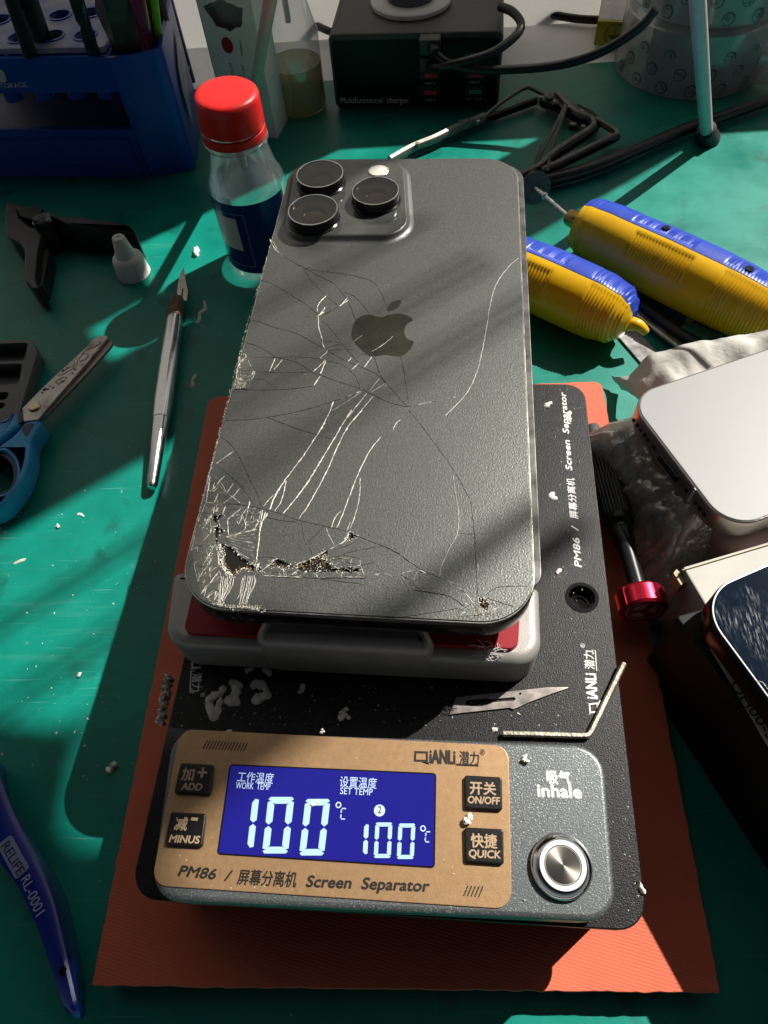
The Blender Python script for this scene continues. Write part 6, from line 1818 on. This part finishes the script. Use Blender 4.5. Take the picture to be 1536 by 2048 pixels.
# ------------------------------------------------------------------ scraps of old adhesive and crumbs
m_glue = mat('dried_glue', (.58, .56, .50), .5, var=.2, vscale=300, bump=.25, bscale=900)
m_foam = mat('white_foam_crumb', (.82, .78, .70), .6, var=.12, vscale=400, bump=.3, bscale=1500)
def curl(px, z, w, m, name, label, seed, thick=.8, cat='glue scrap', group='scraps of dried glue'):
    rn = random.Random(seed)
    pts = PP(px, z)
    path = smooth_path(pts, 6)
    rings = []
    n = len(path)
    for i, p in enumerate(path):
        d = path[min(i + 1, n - 1)] - path[max(i - 1, 0)]
        d.normalize(); s_ = Vector((-d.y, d.x, 0))
        e = min(1, .4 + min(i, n - 1 - i) / 4)
        t = i * .28
        q1, q2, q3 = (noise.noise(Vector((t, seed * 3.1, k * 5))) for k in range(3))
        ww = w * .8 * e * (1 + .7 * q1) / 2
        h = thick * (.75 + .6 * q2)
        rings.append([p + s_ * ww * (1.05 + .3 * q3) + Vector((0, 0, .03)), p + s_ * ww * .8 + Vector((0, 0, h * .8)), p + s_ * ww * .3 + Vector((0, 0, h * (1 + .3 * q3))), p - s_ * ww * .4 + Vector((0, 0, h * (.85 - .4 * q3))), p - s_ * ww * (1.0 - .3 * q3) + Vector((0, 0, .03))])
    return single(name, loft(rings), m, label, cat, Vector((pts[0].x, pts[0].y, z)), group, angle=50)
def crumb(px, py, z, r, m, name, label, seed, group='pale crumbs', cat='crumb', k=5):
    rn = random.Random(seed)
    c = P(px, py, z)
    bm = bmesh.new()
    for i in range(k):
        t = bmesh.new()
        bmesh.ops.create_icosphere(t, subdivisions=2, radius=1)
        o_ = Vector((rn.uniform(-1, 1), rn.uniform(-1, 1), rn.uniform(-.2, .5))) * r * .7
        s_ = r * rn.uniform(.22, .58)
        for v in t.verts:
            q = v.co * s_ * (1 + .8 * noise.noise(v.co * 1.7 + Vector((seed, i, 0))) + .3 * noise.noise(v.co * 5 + Vector((i, seed, 0)))) + o_
            v.co = c + Vector((q.x, q.y, max(.02, q.z + r * .45)))
        add(bm, t)
    return single(name, bm, m, label, cat, c, group, angle=60)
def k7(pts): return crop(pts, 380, 1300, .2474)
curl(k7([(270, 290), (255, 340), (200, 370), (150, 410), (165, 470), (195, 545), (225, 470), (255, 390)]), PZ, 2.4, m_glue, 'glue_scrap', 'looped pale glue scrap nearest the side lettering on the black plate', 1)
curl(k7([(320, 262), (365, 275), (375, 330), (365, 390), (330, 410), (292, 385)]), PZ, 3.2, m_glue, 'glue_scrap', 'stout ragged glue scrap between the looped and the hooked scraps', 2)
curl(k7([(495, 310), (545, 275), (600, 300), (612, 350), (580, 390), (545, 395), (548, 355)]), PZ, 2.7, m_glue, 'glue_scrap', 'hooked glue scrap shaped like a comma on the black plate', 3)
curl(k7([(445, 172), (480, 160), (515, 155)]), PZ, 1.8, m_glue, 'glue_scrap', 'small glue flake half under the jig edge above the stout scrap', 4)
curl(k7([(590, 160), (630, 165), (650, 215)]), PZ, 2.0, m_glue, 'glue_scrap', 'bent glue flake at the jig edge above the hooked scrap', 5)
curl(k7([(910, 275), (905, 320), (870, 350)]), PZ, 1.8, m_glue, 'glue_scrap', 'small split glue flake alone in the middle of the black plate', 6)
crumb(690, 1429, PZ, 1.56, m_foam, 'foam_crumb', 'largest white foam crumb on the black plate above the display', 7, k=8)
crumb(647, 1464, HZ, 0.66, m_foam, 'foam_crumb', 'white foam crumb on the edge of the gold panel', 8)
crumb(938, 1638, FZ, 1.23, m_foam, 'foam_crumb', 'knobbly foam crumb between the ON/OFF and QUICK keys', 9, k=8)
crumb(1047, 1518, HZ, 0.98, m_foam, 'foam_crumb', 'pale foam crumb on the grey panel above the suction lettering', 10, k=7)
curl([(622, 1611), (630, 1606), (638, 1601)], LZ, 1.0, m_foam, 'glue_scrap', 'tiny white flake lying on the lit display', 11, .4)
curl([(394, 514), (392, 505), (397, 498)], 0, 3.0, m_foam, 'foam_crumb', 'lumpy cream crumb on the green mat above the knife tip', 12, 2.4, 'crumb', 'pale crumbs')
curl([(408, 602), (410, 618), (400, 628), (398, 640), (390, 648)], 0, 1.8, m_glue, 'glue_scrap', 'wavy glue strip beside the collar of the craft knife', 13, .9)
curl([(392, 750), (385, 760), (384, 770), (376, 778)], 0, 2.0, m_glue, 'glue_scrap', 'straight glue strip on the green mat near the orange mat corner', 14, .9)
curl([(234, 1525), (226, 1534), (214, 1545)], 0, 3.0, m_foam, 'glue_scrap', 'thick glue plug on the dark part of the green mat', 15, 1.8)
crumb(117, 1053, 0, 0.82, m_foam, 'foam_crumb', 'bright white crumb in the sunlit patch below the scissors', 16)
crumb(160, 1351, 0, 0.74, m_foam, 'foam_crumb', 'white crumb at the lower end of the sunlit patch', 17)
curl([(155, 1028), (163, 1030), (168, 1034)], 0, 1.2, m_foam, 'glue_scrap', 'thin curved flake in the sunlit patch near the knife end', 18, .5)
curl([(28, 1128), (40, 1122), (52, 1118)], 0, 1.2, m_glue, 'glue_scrap', 'forked glue thread in the sunlit patch at the frame edge', 19, .4)
curl([(1103, 805), (1098, 808), (1092, 812), (1098, 816)], PZ, 1.7, m_foam, 'glue_scrap', 'white curl near the far end of the black plate', 20, .8)
curl([(1108, 985), (1102, 992), (1115, 998)], PZ, 1.6, m_foam, 'glue_scrap', 'ragged white flake beside the plate lettering', 21, .4)
curl([(1122, 1138), (1116, 1144), (1112, 1146)], PZ, 1.3, m_foam, 'glue_scrap', 'small white flake above the round hole of the plate', 22, .5)
curl([(1140, 822), (1137, 832), (1141, 845)], PZ, 1.4, m_glue, 'glue_scrap', 'grey smear of glue across the last word of the plate lettering', 23, .3)
curl([(1040, 1385), (1043, 1388)], PZ + .5, 1.2, m_foam, 'glue_scrap', 'tiny white flake on the scalpel blade', 24, .5)
curl([(1034, 1426), (1040, 1430)], PZ, 1.2, m_foam, 'glue_scrap', 'tiny white flake just below the scalpel blade', 25, .4)
curl([(984, 1458), (990, 1460), (994, 1464)], PZ, 1.3, m_glue, 'glue_scrap', 'grey flake beside the straight end of the hex key', 26, .6)
curl([(1276, 1762), (1281, 1775), (1289, 1788)], PZ, 1.3, m_foam, 'glue_scrap', 'white sliver on the near corner of the black plate', 27, 1.2)
curl([(452, 1465), (460, 1462), (464, 1460)], HZ, .8, m_glue, 'glue_scrap', 'short glue thread on the top edge of the gold panel', 28, .3)
# crumbly glue along the plate's side
rn = random.Random(40)
bm = bmesh.new()
for i in range(46):
    t = i / 45
    x, y = 338 - 16 * t + rn.gauss(0, 3), 1352 + 96 * t
    c = P(x, y, 24)
    q = bmesh.new()
    bmesh.ops.create_icosphere(q, subdivisions=1, radius=rn.uniform(.4, 1.1))
    for v in q.verts: v.co = v.co * (1 + .4 * noise.noise(v.co * 3 + Vector((i, 0, 0)))) + c + Vector((0, 0, rn.uniform(-2, 2)))
    add(bm, q)
single('glue_residue', bm, m_foam, 'crumbly strip of pale glue stuck along the side of the black plate', 'glue residue', P(330, 1400, 20), angle=60)
# fluff on the jig
bm = bmesh.new()
for i in range(26):
    x, y = 975 + rn.gauss(0, 10), 1304 + rn.gauss(0, 5)
    p0 = P(x, y, 49.4)
    a = rn.random() * 6.28
    p1 = p0 + Vector((math.cos(a) * 1.8, math.sin(a) * 1.4, rn.uniform(-.3, .8))); p2 = p1 + Vector((rn.gauss(0, 1.2), rn.gauss(0, 1), -.3))
    add(bm, tube([p0, p1, p2], .09, 4, k=3))
single('fluff', bm, mat('white_fluff', (.6, .58, .55), .8), 'wisp of white fluff caught on the jig corner below the phone', 'fluff', P(975, 1304, 48))
# fine dust that nobody could count
def dust(name, n, region, z, r, label, seed, m):
    rn = random.Random(seed)
    bm = bmesh.new()
    k = 0
    while k < n:
        x, y = rn.uniform(region[0], region[2]), rn.uniform(region[1], region[3])
        if not region[4](x, y): continue
        c = P(x, y, z)
        s_ = r * (.35 + rn.random() ** 3 * 1.6)
        a = rn.random() * 6.28
        v = [bm.verts.new(c + Vector((math.cos(a + j * 2.1) * s_ * rn.uniform(.5, 1.3), math.sin(a + j * 2.1) * s_ * rn.uniform(.5, 1.3), .02))) for j in range(3)]
        w = bm.verts.new(c + Vector((0, 0, s_ * .7)))
        bm.faces.new(v)
        for j in range(3): bm.faces.new((v[j], v[(j + 1) % 3], w))
        k += 1
    o = obj(name, bm, m, None, smooth=False, loc=(0, 0, 0))
    return tag(o, label, 'dust', kind='stuff')
m_dustp = mat('pale_dust', (.62, .60, .55), .7)
dust('dust', 240, (0, 480, 420, 1560, lambda x, y: x < 440 - .16 * (y - 480)), 0, .28, 'pale dust specks scattered over the green mat', 1, m_dustp)
dust('dust', 420, (300, 770, 1290, 1860, lambda x, y: (y < 1300 and 1085 + .05 * (y - 800) < x < 1160 + .06 * (y - 780)) or (1370 < y < 1452 and 350 < x < 1215) or (y > 1500 and x > 1238 + .05 * (y - 1500) and x < 1250 + .09 * (y - 1500))), PZ, .2, 'pale dust specks scattered over the black plate', 2, m_dustp)
dust('dust', 170, (310, 1470, 1230, 1840, lambda x, y: 1500 + (x - 340) * .04 < y < 1770 + (x - 300) * .045 and not (430 < x < 880 and 1520 < y < 1740)), FZ, .13, 'pale dust specks on the control panel', 3, m_dustp)
dust('dust', 120, (480, 330, 1040, 1190, lambda x, y: x > 560 - .2 * (y - 330)), GZ, .14, 'pale dust specks on the broken phone', 4, m_dustp)
